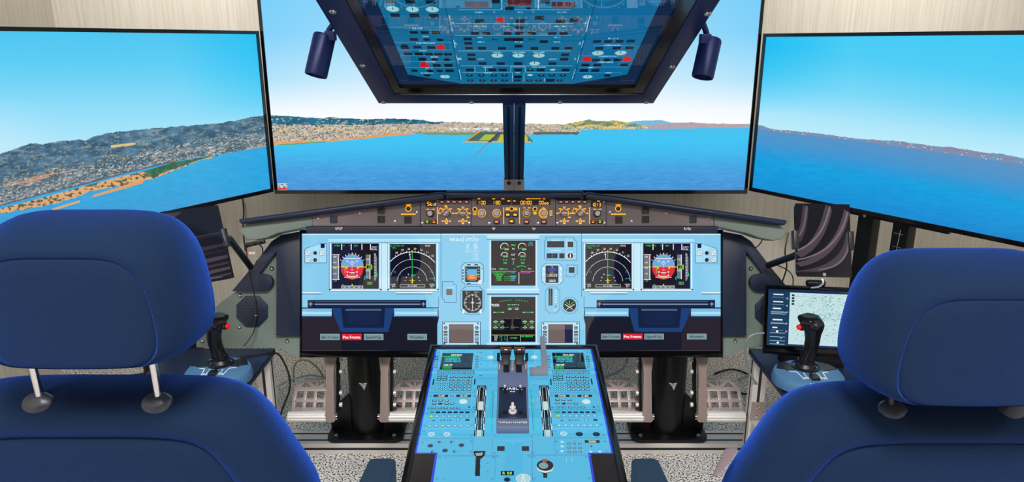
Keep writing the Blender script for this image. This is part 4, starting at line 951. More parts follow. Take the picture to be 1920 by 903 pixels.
# drawn speed brake handle and flap handle, orange reflection painted on its top
a, b = G(468, 745), G(464, 868); c.poly([(a[0] - 4.4, a[1] + 1), (a[0] + 4.4, a[1] + 1), (b[0] + 4.8, b[1]), (b[0] - 4.8, b[1])], (30, 60, 84)); c.poly([(a[0] - 3, a[1] + 2), (a[0] + 3, a[1] + 2), (b[0] + 3.4, b[1] - 1), (b[0] - 3.4, b[1] - 1)], (12, 18, 28))
p = G(476, 728); c.poly([(p[0] - 11, p[1] - 6), (p[0] + 11.5, p[1] - 6.5), (p[0] + 10, p[1] + 2), (p[0] + 4, p[1] + 8), (p[0] - 4, p[1] + 8), (p[0] - 10, p[1])], (14, 20, 28)); c.poly([(p[0] - 8, p[1] - 2), (p[0] + 7, p[1] - 4), (p[0] + 5, p[1] + 2), (p[0] - 5, p[1] + 2.6)], (140, 172, 172))
p = H(213, 800); c.rc(p[0], p[1] + 16, 8, 14, (18, 34, 46)); c.circ(p[0], p[1] + 6, 13, (18, 30, 40), 24); c.circ(p[0], p[1] + 3, 15.6, (210, 226, 226), 26); c.circ(p[0], p[1] - .5, 15.6, (20, 34, 44), 26); c.circ(p[0] - 3, p[1], 9, (120, 160, 168), 20); c.rc(p[0] - 1, p[1] - 9.6, 8, 6, (190, 80, 40))
c.mesh('screen', PED, t, GLASS, .001)
def abq(pl, a, b, c_, d, h=0): return [pl.pt(a, b, h), pl.pt(c_, b, h), pl.pt(c_, d, h), pl.pt(a, d, h)]
MB().ringprism(abq(PED, -.22, -.004, .2205, LEN + .012), abq(PED, -.2052, b0 - .0012, .2052, LEN + .0002), PED.n * .005).build('bezel', GLOSSBLK, t, bevel=.0015)
MB().prism(abq(PED, -.218, -.002, .2185, LEN + .01), -PED.n * .03).build('back_cover', BLACK, t, bevel=.004)
q = PED.pt(0, .3, -.03)
MB().cyl((q.x, q.y, .02), (q.x, q.y, q.z - .02), .045).build('post', BLKMET, t)
MB().prism([(q.x - .18, q.y - .2, 0), (q.x + .18, q.y - .2, 0), (q.x + .18, q.y + .2, 0), (q.x - .18, q.y + .2, 0)], (0, 0, .02)).build('foot', BLKMET, t, bevel=.003)
MB().box(q + PED.n * -.012, (.2, .2, .02), (PED.ex, PED.ey, PED.n)).build('mount_head', BLKMET, t, bevel=.003)

# ================================================================== OVERHEAD DISPLAY
T0 = OVH.ab(967, 194)
t = thing('overhead_monitor', 'large downward tilted overhead monitor in a wide navy frame showing switches', 'monitor', OVH.pt(0, .3, -.03))
B0 = OVH.ab(967, 166)[1]; OL = .80
OB = (8, 104, 146); OB2 = (10, 112, 160)
ol, orr = OVH.ab(765, 150)[0], OVH.ab(1176, 148)[0]
c = Canvas(ol - .03, B0 - .006, orr + .03, OL - .07, .00075, (8, 34, 66), OVH.ab)
_, bs = OVH.ab(765, 149)
c1x, c2x = OVH.ab(865, 164)[0], OVH.ab(1075, 164)[0]
o_l = OVH.ab(700, 1)[0]; o_r = OVH.ab(1245, 1)[0]
c.polym([(ol, bs), (c1x, B0), (c2x, B0), (orr, bs), (o_r, OL), (o_l, OL)], OB)
K1 = lambda x, y: (680 + x / 5.314, y / 5.314); K2 = lambda x, y: (850 + x / 5.314, y / 5.314); K3 = lambda x, y: (1060 + x / 5.314, y / 5.314)
c.poly([K3(75, 860), K3(605, 790), K3(940, 40), K3(330, 0)], (6, 102, 152))
OD = (8, 26, 44); OWH = (150, 205, 225)
def sw(F, x, y, w_=80, h_=27, col=OD): p = F(x, y); c.rc(*p, w_ / 5.314, h_ / 5.314, col)
def ov(F, x, y, r=36, col=OD): p = F(x, y); c.circ(*p, r / 5.314, col, 16)
def kn(F, x, y, r=66): p = F(x, y); c.circ(*p, r / 5.314, (120, 182, 196), 24); c.circ(*p, r / 5.314 * .86, (150, 204, 208), 24); c.rc(p[0], p[1] - 1.4, 1.2, 5 * r / 66, OD)
def ol_(F, y, xa, xb, col=(70, 160, 196)): a, b = F(xa, y), F(xb, y); c.rect(a[0], a[1] - .35, b[0], a[1] + .35, col)
def tx(F, x, y, s_, h=12, col=OWH, wf=1.5): c.text(*F(x, y), s_, h / 5.314, col, wf, bold=.5)
for y, a, b in ((478, 310, 880), (552, 350, 900), (608, 380, 920), (663, 395, 920), (722, 420, 940), (330, 260, 860)): ol_(K1, y, a, b)
for y, a, b in ((160, 45, 480), (160, 505, 1160), (295, 15, 1200), (410, 20, 1180), (562, 50, 1170), (708, 75, 1190), (770, 90, 580), (770, 720, 1160)): ol_(K2, y, a, b, (110, 190, 220))
for y, a, b in ((512, 280, 700), (608, 160, 600), (662, 140, 600), (718, 140, 620), (775, 120, 560)): ol_(K3, y, a, b)
for F, l in ((K1, ((800, 0), (970, 860))), (K3, ((325, 0), (75, 860)))):
    c.line(*F(*l[0]), *F(*l[1]), 1.6, (8, 60, 96))
for a, b in (((862, 212), (892, 372)), ((905, 455), (922, 530)), ((930, 597), (954, 684)), ((960, 742), (982, 842))): c.line(*K1(*a), *K1(*b), 1.0, OWH)
for a, b in (((248, 212), (206, 378)), ((182, 458), (160, 530)), ((140, 597), (120, 684)), ((100, 742), (66, 842))): c.line(*K3(*a), *K3(*b), 1.0, OWH)
for F, y, x, s_ in ((K1, 290, 890, 'ADIRS'), (K1, 490, 930, 'FLT'), (K1, 640, 962, 'CARGO'), (K3, 290, 205, 'HYD ELEC'), (K3, 490, 145, 'FUEL'), (K3, 640, 100, 'AIR')): tx(F, x, y, s_, 24, OWH, .35)
for x, y in ((272, 80), (475, 82), (677, 85), (322, 213), (515, 216), (708, 219)): sw(K1, x, y, 95, 35)
sw(K1, 458, 22, 140, 28)
for x, y in ((298, 153), (495, 157), (693, 158)): kn(K1, x, y)
for x, y in ((510, 382), (617, 382), (727, 383), (510, 450), (545, 525), (683, 529), (450, 590), (560, 592), (660, 594), (754, 595), (848, 596), (595, 643), (737, 702), (853, 703), (865, 756)): sw(K1, x, y)
for x, y in ((637, 452), (770, 455), (718, 645), (840, 647), (515, 755), (672, 757), (768, 757), (643, 800)): ov(K1, x, y)
def guard(F, x, y, col): sw(F, x, y + 4, 82, 38, col); sw(F, x, y - 12, 52, 26, col)
guard(K1, 418, 522, OD); guard(K1, 779, 526, (200, 16, 30)); guard(K1, 614, 696, (200, 16, 30)); kn(K1, 820, 813, 50)
tx(K1, 545, 341, 'FLT CTL', 14); tx(K1, 625, 421, 'EVAC'); tx(K1, 630, 486, 'EMER ELEC PWR'); tx(K1, 600, 560, 'GPWS'); tx(K1, 715, 622, 'RCDR'); tx(K1, 670, 668, 'OXYGEN', 11); tx(K1, 660, 731, 'CALLS'); tx(K1, 640, 778, 'RAIN RPLNT', 10)
for x, y, w_ in ((232, 110, 235), (660, 84, 240), (1098, 113, 235)): sw(K2, x, y, w_, 62, (92, 28, 40)); c.circ(*K2(x, y + 26), 5.5, (120, 20, 36), 14); sw(K2, x, y - 4, w_ - 12, 50, (74, 26, 40))
tx(K2, 230, 42, 'ENG 1', 24, (170, 215, 235), 1.5); tx(K2, 670, 31, 'APU', 24, (170, 215, 235), 1.6); tx(K2, 1112, 42, 'ENG 2', 24, (170, 215, 235), 1.5)
for x in (484, 848): c.line(*K2(x, 20), *K2(x - 2, 158), 1.1, (190, 220, 235))
for x, y in ((418, 80), (560, 145), (915, 82), (262, 270), (665, 270), (858, 238), (1067, 272), (1205, 262)): sw(K2, x, y, 92, 36)
ov(K2, 45, 130, 26); ov(K2, 750, 148, 26); ov(K2, 1210, 126, 26); guard(K2, 470, 260, (190, 14, 32))
for x, y in ((660, 334), (213, 390), (330, 390), (541, 390), (658, 390), (780, 390), (985, 392), (1098, 392), (142, 444), (148, 488), (285, 536), (485, 537), (650, 516), (903, 472), (808, 537), (1017, 537), (178, 600), (183, 643), (290, 685), (473, 685), (646, 685), (987, 685), (1115, 600), (1105, 643), (163, 748), (390, 748), (492, 748), (644, 748), (870, 748), (1120, 748), (643, 815), (966, 850)): sw(K2, x, y)
sw(K2, 155, 535, 82, 29, (110, 30, 44)); sw(K2, 155, 535, 72, 21, OD); sw(K2, 1148, 535, 82, 29, (110, 30, 44)); sw(K2, 1148, 535, 72, 21, OD); sw(K2, 600, 450, 190, 30)
sw(K2, 640, 850, 70, 22, (30, 40, 60))
tx(K2, 415, 450, '28.4V', 17, (30, 40, 30), 1.2); tx(K2, 780, 450, '28.4V', 17, (30, 40, 30), 1.2)
for x, y in ((438, 607), (648, 607), (852, 607)): kn(K2, x, y, 60)
kn(K2, 810, 685, 55)
for x, y in ((768, 748), (160, 800), (280, 800), (403, 800), (510, 800), (878, 800), (983, 800), (1093, 800), (168, 850), (288, 850), (403, 850), (510, 850), (758, 850), (848, 850), (1060, 850)): ov(K2, x, y, 35); ov(K2, x, y - 3, 14, (60, 130, 160))
ov(K2, 990, 746, 28, (150, 190, 190)); ov(K2, 765, 797, 28, (160, 200, 200))
for a, b in (((575, 715), (572, 768)), ((716, 715), (718, 768)), ((590, 770), (586, 862)), ((704, 770), (700, 862)), ((213, 720), (216, 765)), ((318, 720), (320, 765)), ((908, 830), (906, 864))): c.line(*K2(*a), *K2(*b), .8, OWH)
ol_(K2, 716, 575, 716, OWH)
for x, y, s_ in ((252, 184, 'GREEN'), (665, 184, 'BLUE'), (1082, 184, 'YELLOW'), (265, 322, 'L TK PUMPS'), (520, 322, 'CTR TK'), (1058, 322, 'R TK PUMPS'), (275, 430, 'BAT 1'), (275, 475, 'GEN 1'), (1035, 430, 'BAT 2'), (1030, 475, 'GEN 2'), (655, 476, 'BUS TIE'), (440, 576, 'COCKPIT'), (650, 576, 'FWD CABIN'), (855, 576, 'AFT CABIN'), (285, 642, 'PACK 1'), (995, 642, 'PACK 2'), (340, 720, 'ANTI ICE'), (855, 720, 'CABIN PRESS'), (345, 775, 'EXT LT'), (640, 775, 'APU')): tx(K2, x, y, s_, 11)
for x in (262, 665, 1070): a = K2(x, 190); c.line(*a, *K2(x + 2, 250), .6, (30, 150, 120)); c.line(*K2(x, 330), *K2(x + 2, 375), .6, (30, 150, 120))
for x, y in ((97, 260), (317, 470), (428, 470), (540, 468), (652, 466), (340, 535), (513, 533), (640, 531), (305, 651), (522, 650), (203, 700), (320, 700), (587, 698), (185, 753), (300, 753)): sw(K3, x, y)
kn(K3, 325, 583, 60); kn(K3, 553, 581, 60); kn(K3, 222, 815, 50); ov(K3, 415, 650); ov(K3, 420, 802)
guard(K3, 215, 643, (196, 18, 34)); guard(K3, 616, 640, (196, 22, 40))
tx(K3, 480, 440, 'FLT CTL', 13); tx(K3, 470, 506, 'CARGO HEAT', 12); tx(K3, 430, 616, 'CARGO SMOKE', 12); tx(K3, 400, 673, 'VENTILATION', 11); tx(K3, 255, 724, 'ENG'); tx(K3, 430, 776, 'WIPER', 11)
c.mesh('screen', OVH, t, GLASS, -.012)
f0, f1 = OVH.ab(710, 194)[0], OVH.ab(1225, 194)[0]
g0, g1 = OVH.ab(749, 178)[0], OVH.ab(1196, 178)[0]; gb = OVH.ab(967, 178)[1]
MB().ringprism(abq(OVH, f0, 0, f1, OL + .04), abq(OVH, g0 - .012, gb - .0, g1 + .012, OL - .06), -OVH.n * .07).build('frame', OVERNAVY, t, bevel=.002)
MB().ringprism(abq(OVH, g0 - .012, gb, g1 + .012, OL - .06, -.003), abq(OVH, ol - .0295, B0 - .0055, orr + .0295, OL - .0705, -.003), -OVH.n * .012).build('inner_bezel', GLOSSBLK, t)
MB().prism(abq(OVH, g0 - .011, gb + .001, g1 + .011, OL - .062, -.016), -OVH.n * .04).build('back_cover', BLACK, t)
MB().cyl(OVH.pt(g0, gb + .0005, -.0015), OVH.pt(g1, gb + .0005, -.0015), .0011, n=6).build('edge_highlight', STEEL, t, label='thin bright strip standing in for an edge highlight')  # bright strip stands in for the highlight along the inner edge
for px, py in ((624, 21), (680, 122), (719, 191), (884, 191), (1050, 191), (1212, 191), (1260, 124), (1327, 25)):
    a, b = OVH.ab(px, py); b = max(b, .006)
    MB().lathe(OVH.pt(a, b, 0), OVH.n, ((.0072, 0), (.0072, .0015), (.0055, .0035), (.003, .0042), (.0026, .002), (0, .002)), 14).build('screw', STEEL, t)
for sg, px in ((-1, 597), (1, 1364)):
    for yy in (.25, .6): pass
for x in (-.2, .22): MB().cyl(OVH.pt(x, .55, -.06), OVH.pt(x, .55, -.06) + V((0, 0, ZC - OVH.pt(0, .55, -.06).z)), .02).build('suspension_rod', BLKMET, t)
# ================================================================== GLARESHIELD
g = thing('glareshield', 'padded dark blue glareshield hood with sloping wings above the instrument monitor', 'glareshield', FP.pp(960, 436, -.1))
def bar(pl, pts, h0, h1, m, name, par, bev=.006, seg=3):
    return MB().prism([pl.pp(x, y, h0) for x, y in pts], pl.n * (h1 - h0)).build(name, m, par, bevel=bev, seg=seg)
HOOD = mat('padded_hood_vinyl', (24, 36, 66), 0.34, bump=.08, bscale=300, var=.06)
bar(FP, [(836, 358.5), (1094, 358.5), (1094, 372), (836, 372)], -.12, .03, HOOD, 'hood_pad', g, .01)
bar(FP, [(833, 360), (836, 372), (790, 380), (457, 420), (453, 411)], -.05, .028, HOOD, 'hood_pad', g, .008)
bar(FP, [(1097, 360), (1094, 372), (1130, 377.5), (1466, 423), (1471, 413)], -.05, .028, HOOD, 'hood_pad', g, .008)
bar(FP, [(575, 424), (1345, 424), (1345, 437), (575, 437)], -.04, .006, NAVY, 'lower_rail', g, .002)
bar(FP, [(585, 404), (788, 377), (836, 372), (1094, 372), (1136, 377), (1340, 405), (1340, 424), (585, 424)], -.07, -.012, NAVY, 'backing_box', g, .002)
def curve_pts(P): return P
bar(FP, [(586, 404), (586, 424), (560, 429), (520, 437), (500, 446), (478, 450), (462, 448), (448, 432), (462, 419)], -.06, .0, GREEN, 'end_fairing', g, .004)
bar(FP, [(1339, 405), (1339, 424), (1362, 429), (1400, 437), (1425, 446), (1450, 451), (1466, 448), (1476, 434), (1462, 422)], -.06, .0, GREEN, 'end_fairing', g, .004)
for px, py in ((633, 426.5), (640, 426.5), (926, 426.5), (1001, 427), (1284, 427), (1291, 427)):
    MB().lathe(FP.pp(px, py + 1.5, .006), FP.n, ((.0055, 0), (.005, .003), (.0028, .004), (.0025, .0025), (0, .0025)), 12).build('screw', STEEL, g)

def panel(name, label, cat, pts, px, group=None):
    t = thing(name, label, cat, FP.pp(px, 423, -.01), group)
    MB().prism([FP.pp(x, y, -.011) for x, y in pts], FP.n * .012).build('faceplate', TAUPE, t, bevel=.0008, seg=1)
    return t
H0 = .001
def led(mb, x, y, w_, h_, h=H0 + .0002):
    mb.prism([FP.pp(x - w_ / 2, y - h_ / 2, h), FP.pp(x + w_ / 2, y - h_ / 2, h), FP.pp(x + w_ / 2, y + h_ / 2, h), FP.pp(x - w_ / 2, y + h_ / 2, h)], FP.n * .0006)
def ringm(mb, x, y, r, wd, a0=0, a1=360, n=28, h=H0 + .0002):
    k = FPX / 1.95; c_ = FP.pp(x, y, h)
    A = [math.radians(a0 + (a1 - a0) * i / n) for i in range(n + 1)]
    for i in range(n):
        q = [(r + wd / 2, A[i]), (r + wd / 2, A[i + 1]), (r - wd / 2, A[i + 1]), (r - wd / 2, A[i])]
        mb.prism([c_ + (FP.ex * math.cos(a) - FP.ey * math.sin(a)) * rr / k for rr, a in q], FP.n * .0006)
def fscrew(t, x, y): MB().lathe(FP.pp(x, y, H0), FP.n, ((.0034, 0), (.0032, .0016), (.0014, .002), (.0012, .001), (0, .001)), 12).build('screw', STEEL, t)
def knob(t, x, y, r, m=KNOBW, ring=True, skirt=None, mark=None, hgt=.016):
    R_ = r * 1.95 / FPX
    k = MB().lathe(FP.pp(x, y, H0), FP.n, ((R_ * 1.0, 0), (R_, hgt * .7), (R_ * .86, hgt), (0, hgt)), 26).build('knob', m, t)
    if skirt: MB().lathe(FP.pp(x, y, H0), FP.n, ((R_ * skirt, 0), (R_ * skirt, .006), (R_ * skirt * .9, .008), (R_ * 1.0, .008)), 26).build('skirt', BLACK, k)
    if mark is not None:
        a = math.radians(mark); d = FP.ex * math.cos(a) - FP.ey * math.sin(a); e = d.cross(FP.n)
        MB().box(FP.pp(x, y, H0 + hgt + .0015), (R_ * 1.7, R_ * .62, .005), (d, e, FP.n)).build('grip_bar', KNOBW, k, bevel=.0008)
    if ring:
        mb = MB(); ringm(mb, x, y, r + 1.5, 1.0); mb.build('lit_ring', ORANGE, t)
def button(t, x, y, w_=9.5, h_=8, leg=ORANGEDIM, leg2=None, face=BLACK):
    b = MB().prism([FP.pp(x - w_ / 2, y - h_ / 2, H0), FP.pp(x + w_ / 2, y - h_ / 2, H0), FP.pp(x + w_ / 2, y + h_ / 2, H0), FP.pp(x - w_ / 2, y + h_ / 2, H0)], FP.n * .005).build('button', face, t, bevel=.0008)
    if leg2:
        mb = MB(); led(mb, x, y - 1.4, w_ * .48, 1.6, H0 + .0051); mb.build('legend', leg2, b)
        mb = MB(); led(mb, x, y + 1.3, w_ * .42, 1.6, H0 + .0051); mb.build('legend', leg, b)
    else:
        mb = MB(); led(mb, x, y, w_ * .58, h_ * .4, H0 + .0051); mb.build('legend', leg, b)
SEG = {'0': 'abcdef', '1': 'bc', '3': 'abcdg', '8': 'abcdefg', 'S': 'afgcd', 't': 'defg', 'd': 'bcdeg', 'o': 'cdeg', ' ': ''}
def seg7(mb, x, y, s_, w_, h_, gap, t_=1.0, h=H0 + .0022):
    for i, ch in enumerate(s_):
        x0 = x + i * (w_ + gap); hw, hh = w_ / 2, h_ / 2
        D = {'a': (0, -hh, w_ * .8, t_), 'g': (0, 0, w_ * .8, t_), 'd': (0, hh, w_ * .8, t_), 'f': (-hw, -hh / 2, t_, hh * .8), 'b': (hw, -hh / 2, t_, hh * .8), 'e': (-hw, hh / 2, t_, hh * .8), 'c': (hw, hh / 2, t_, hh * .8)}
        for q in SEG[ch]:
            if q in D: led(mb, x0 + D[q][0], y + D[q][1], D[q][2], D[q][3], h)
def window(t, x0, y0, x1, y1, pieces, marks=()):
    d = MB().prism([FP.pp(x0, y0, H0), FP.pp(x1, y0, H0), FP.pp(x1, y1, H0), FP.pp(x0, y1, H0)], FP.n * .002).build('readout', GLOSSBLK, t)
    mb = MB()
    for p in pieces: seg7(mb, *p)
    for q in marks: led(mb, *q, H0 + .0022)
    mb.build('digits', ORANGE, d)

def blank_panel(name, label, pts, m, cx):
    t = panel(name, label, 'control panel', pts, cx)
    for px, py, c_ in ((m(626), 411, NAVY), (m(715), 394, BLACK), (m(715), 411, BLACK), (m(765), 412, BLACK)):
        MB().ringprism([FP.pp(px - 6.4, py - 6.4, H0), FP.pp(px + 6.4, py - 6.4, H0), FP.pp(px + 6.4, py + 6.4, H0), FP.pp(px - 6.4, py + 6.4, H0)], [FP.pp(px - 5.2, py - 5.2, H0), FP.pp(px + 5.2, py - 5.2, H0), FP.pp(px + 5.2, py + 5.2, H0), FP.pp(px - 5.2, py + 5.2, H0)], FP.n * .004).prism([FP.pp(px - 5.3, py - 5.3, H0), FP.pp(px + 5.3, py - 5.3, H0), FP.pp(px + 5.3, py + 5.3, H0), FP.pp(px - 5.3, py + 5.3, H0)], FP.n * .002).build('square_button', c_, t)
    mb = MB(); ringm(mb, m(766), 391, 5, 1.2); ringm(mb, m(766), 391, 2, 1.1); led(mb, m(766), 384, 10, 1.8); led(mb, m(771.5), 379.2, 3.6, 1.8); led(mb, m(776), 379.2, 2.6, 1.8)
    for i in range(5): led(mb, m(754.5 + i * 5.6), 401.3, 4.9, 2)
    mb.build('lit_legend', ORANGE, t)
    MB().lathe(FP.pp(m(766), 391, H0), FP.n, ((.0055, 0), (.0055, .004), (.0045, .005), (0, .005)), 18).build('push_knob', BLACK, t)
    for px, py in ((597, 410), (676, 399), (782, 398), (741, 415)): fscrew(t, m(px), py)
    return t
blank_panel('warning_panel', 'taupe glareshield panel with four dark square buttons, left of the dials', [(586, 404.5), (788, 378), (788, 423.5), (586, 423.5)], lambda x: x, 690)
blank_panel('warning_panel', 'taupe glareshield panel with four dark square buttons, right of the dials', [(1136.8, 378), (1338, 405), (1338, 423.5), (1136.8, 423.5)], lambda x: 1925 - x, 1235)

def efis(label, x0, m, txt, right):
    pts = [(x0, 374), (x0 + 94.4, 374), (x0 + 94.4, 423.5), (x0, 423.5)]
    t = panel('display_control_panel', label, 'control panel', pts, x0 + 47)
    if not right: window(t, 798, 376, 818.5, 387.4, [(803.5, 382.2, 'Std', 4, 6.2, 2.0)])
    else: window(t, 1108, 375, 1128, 388, [(1111.2, 383.5, '1', 2, 6, 2.6), (1115.4, 383.5, '0', 3, 6, 1), (1119.8, 383.5, '1', 1, 6, 1), (1124.4, 383.5, '3', 3, 6, 1)], [(1122, 377, 5, 1.6)])
    xk = 807 if not right else 1119.5
    knob(t, xk, 400, 5.2, KNOBW, ring=False, skirt=1.35)
    mb = MB(); led(mb, xk - 5, 392, 4, 1.6); led(mb, xk + 6, 392, 4, 1.6); led(mb, xk, 393.2, 6, 1.2); mb.build('lit_legend', ORANGE, t)
    for x in ((829, 841, 852, 863.5, 875) if not right else (1051, 1062, 1073.5, 1085, 1096)): button(t, x, 378.4, 8.6, 6.4)
    for i, x in enumerate((801.5, 814) if not right else (1111.5, 1124.5)): button(t, x, 415.2, 9.8, 7.6, ORANGE if True else 0, (GREENL, REDL)[i if not right else 1 - i])
    mb = MB(); led(mb, 820.3 if not right else 1105.4, 404, 1.3, 31); mb.build('lit_divider', ORANGE, t)
    A, B = (837, 868) if not right else (1088, 1058)
    for x, mk, a0, a1 in ((A, 45, 10, 170), (B, 0, -40, 180)):
        knob(t, x, 399.5, 6.6, KNOBG, ring=False, mark=mk, hgt=.011)
        mb = MB(); ringm(mb, x, 399.5, 8.2, 1.1, a0, a1, 18)
        for a in (0, 45, 90, 135, 180):
            r = 12.4 if a in (0, 180) else 11.4
            led(mb, x + r * math.cos(math.radians(a)), 399.5 - r * math.sin(math.radians(a)), 4.6, 1.7)
        if a0 < 0: led(mb, x + 9.5, 407, 4.6, 1.7)
        else: ringm(mb, x - 3, 398, 11.5, .9, 130, 185, 8); led(mb, x - 1, 386, 5, 1.4)
        mb.build('lit_scale', ORANGE, t)
        mb = MB(); ringm(mb, x, 414.3, 2.6, 1.2)
        for dx, dy, ww, hh in ((-6.5, 0, 4, 1.8), (6.5, 0, 4, 1.8), (0, 4.6, 4.6, 1.8), (0, -4.6, 1.4, 1.8)): led(mb, x + dx, 414.3 + dy, ww, hh)
        mb.build('lit_mark', ORANGE, t)
        MB().cyl(FP.pp(x, 414.3, H0), FP.pp(x, 414.3, .012), .0016, n=8).build('toggle', STEEL, t)
    for px, py in (((792, 376.5), (792, 418), (880, 418)) if not right else ((1045, 418), (1133, 377.5), (1133, 418))): fscrew(t, px, py)
efis('taupe dial panel with an orange Std readout', 788.8, None, 'Std', False)
efis('taupe dial panel with an orange 1013 readout', 1041.9, None, '1013', True)
t = panel('autopilot_panel', 'middle glareshield panel with four pale knobs under orange number readouts', 'control panel', [(883.6, 372.5), (1041.5, 372.5), (1041.5, 423.5), (883.6, 423.5)], 962)
window(t, 893.5, 370.5, 958, 383.5, [(897.4, 379.7, '1', 2, 6, 1.4), (903.6, 379.7, '00', 3.2, 6, 1.6), (925.2, 379.7, '1', 2, 6, 1.4), (931.4, 379.7, '80', 3.2, 6, 1.6)], [(898, 372.4, 5, 1.9), (925.5, 372.4, 5.4, 1.9), (943, 372.4, 5.4, 1.9), (954, 376.6, 5.4, 1.9)])
window(t, 960.4, 370.5, 1031.5, 383.5, [(978, 379.7, '00', 3.2, 6, 1.4), (986.4, 379.7, '1', 1, 6, 1), (990.4, 379.7, '00', 3.2, 6, 1.4), (1012.5, 379.7, '0', 3.2, 6, 1.6), (1017.5, 379.7, '0', 3.2, 6, 1.6), (1022.2, 379.7, 'oo', 2.8, 6, 1.6)], [(964.6, 376.6, 4, 1.9), (1001, 372.4, 26, 1), (989, 372.4, 5, 1.9), (1020, 372.4, 4, 1.9)])
knob(t, 903.5, 399.4, 5.8); knob(t, 931.3, 399.4, 5.8); knob(t, 987.3, 399.4, 5.0, skirt=1.25); knob(t, 1019.3, 399.4, 5.6)
mb = MB(); ringm(mb, 1019.3, 399.4, 9, .8, 60, 320); led(mb, 1019, 389.5, 3, 1.4)
for y in (395.6, 399.4, 403): led(mb, 1033, y, 5.4, 1.6)
led(mb, 983, 389.5, 3.6, 1.4); led(mb, 992, 389.5, 4.6, 1.4)
for x, y in ((890.3, 392.3), (959.3, 391.3), (1003, 391.8)): ringm(mb, x, y, 3.8, 1.2)
for x, y in ((890.3, 399), (890.3, 402), (1003, 398), (1003, 400.6), (951, 390), (951, 393), (967, 390), (967, 393)): led(mb, x, y, 6, 1.6)
led(mb, 944.4, 404, 1.2, 31); led(mb, 974, 404, 1.2, 30)
mb.build('lit_legend', ORANGE, t)
for x, y in ((890.3, 392.3), (959.3, 391.3), (1003, 391.8)): MB().lathe(FP.pp(x, y, H0), FP.n, ((.0038, 0), (.0038, .004), (.003, .005), (0, .005)), 14).build('push_knob', BLACK, t)
for x, y in ((952.2, 402.4), (965.8, 402.4), (959, 414.6), (931.3, 415.6), (987, 415.6), (1019.5, 415.6)): button(t, x, y, 10.4, 8.6, ORANGE if x in (952.2, 965.8, 959) else ORANGEDIM)
for px, py in ((917.5, 418.3), (1008.6, 418.3)): fscrew(t, px, py)

# ================================================================== SIDE MOUNTING PLATES
PLP = Plane(MP.O - MP.n * 0.0, MP.ex, MP.ey)
def side_plate(m, label, name='side_mounting_plate'):
    t = thing(name, label, 'mounting plate', PLP.pp(m(480), 672, -.02))
    P = lambda L, h: [PLP.pp(m(x), y, h) for x, y in L]
    MB().prism(P([(563, 440), (563, 672.5), (517, 652), (366, 652), (366, 618), (388, 590), (412, 567), (450, 540), (500, 480)], -.014), MP.n * .008).build('plate', GREEN, t, bevel=.001, seg=1)
    arc = [(499 + 15 * math.cos(a), 529 + 15.5 * math.sin(a)) for a in [math.radians(90 - i * 180 / 12) for i in range(13)]]
    MB().prism(P([(564.5, 434), (530, 440), (512, 452), (478, 497), (438, 545)] + arc + [(490, 512), (521, 472), (521, 623), (519, 627), (564.5, 627)], -.0055), MP.n * .02).build('column_cover', NAVY, t, bevel=.002)
    sp = MB(); cx, cy, R = 472.5, 583, 29.5
    oc = [(cx + R * 1.06 * math.cos(math.radians(22.5 + 45 * i)), cy + R * 1.06 * math.sin(math.radians(22.5 + 45 * i))) for i in range(8)]
    sp.prism(P(oc, -.0055), MP.n * .008); s_ = sp.build('vented_cover', NAVY, t, bevel=.0015)
    hb = MB()
    for j in range(-4, 5):
        for i in range(-3, 4):
            x = cx + i * 7.2 + (3.6 if j % 2 else 0); y = cy + j * 5.4
            if math.hypot(x - cx, y - cy) < 23: hb.cyl(PLP.pp(m(x), y, .0026), PLP.pp(m(x), y, .003), .0024, n=8)
    hb.build('vent_holes', BLACK, s_)
    for x, y in ((509, 503), (449, 554), (448, 612.5), (378, 639), (538, 639)):
        MB().lathe(PLP.pp(m(x), y, -.006), MP.n, ((.0062, 0), (.006, .003), (.0035, .0055), (.0022, .004), (0, .004)), 14).build('screw', STEEL, t)
    return t
side_plate(lambda x: x, 'grey green angular plate with vented octagon, left of the instrument monitor')
side_plate(lambda x: 1917.5 - x, 'grey green angular plate partly behind the small map monitor, right')

# ================================================================== CENTRE POST AND SPOTLIGHTS
t = thing('centre_post', 'dark blue twin aluminium profile post between glareshield and overhead frame', 'post', at(963.5, 356, 2.3))
pb1, pb2 = at(963.8, 362, 2.32), at(964, 188, 1.82)
d = (pb2 - pb1); ud = d.normalized(); ex = V((1, 0, 0)); en = ex.cross(ud).normalized()
POSTM = mat('dark_anodised_profile', (34, 78, 128), 0.4, 0.25, var=.06)
GRV = mat('profile_groove', (10, 18, 38), 0.5, 0.3, var=.05)
for sg in (-1, 1):
    MB().box((pb1 + pb2) / 2 + ex * sg * .0148, (.0292, .03, d.length), (ex, en, ud)).build('profile', POSTM, t, bevel=.0015)
    sgn = 1 if en.dot(EYE - pb1) > 0 else -1
    MB().box((pb1 + pb2) / 2 + ex * sg * .0148 + en * sgn * .0152, (.006, .001, d.length * .98), (ex, en, ud)).build('groove', GRV, t)
    q = at(963.8 + sg * 9.8, 345, 2.20)
    b_ = MB().box(q, (.031, .006, .04), (ex, FW, UP)).build('end_bracket', KNOBW, t, bevel=.001)
    MB().lathe(q - FW * .003 + UP * .003, -FW, ((.006, 0), (.006, .003), (.004, .006), (0, .006)), 12).build('bolt', BLACK, b_)
    MB().box(q + UP * .028 - FW * .002, (.006, .006, .014), (ex, FW, UP)).build('bolt_slot', KNOBW, b_)

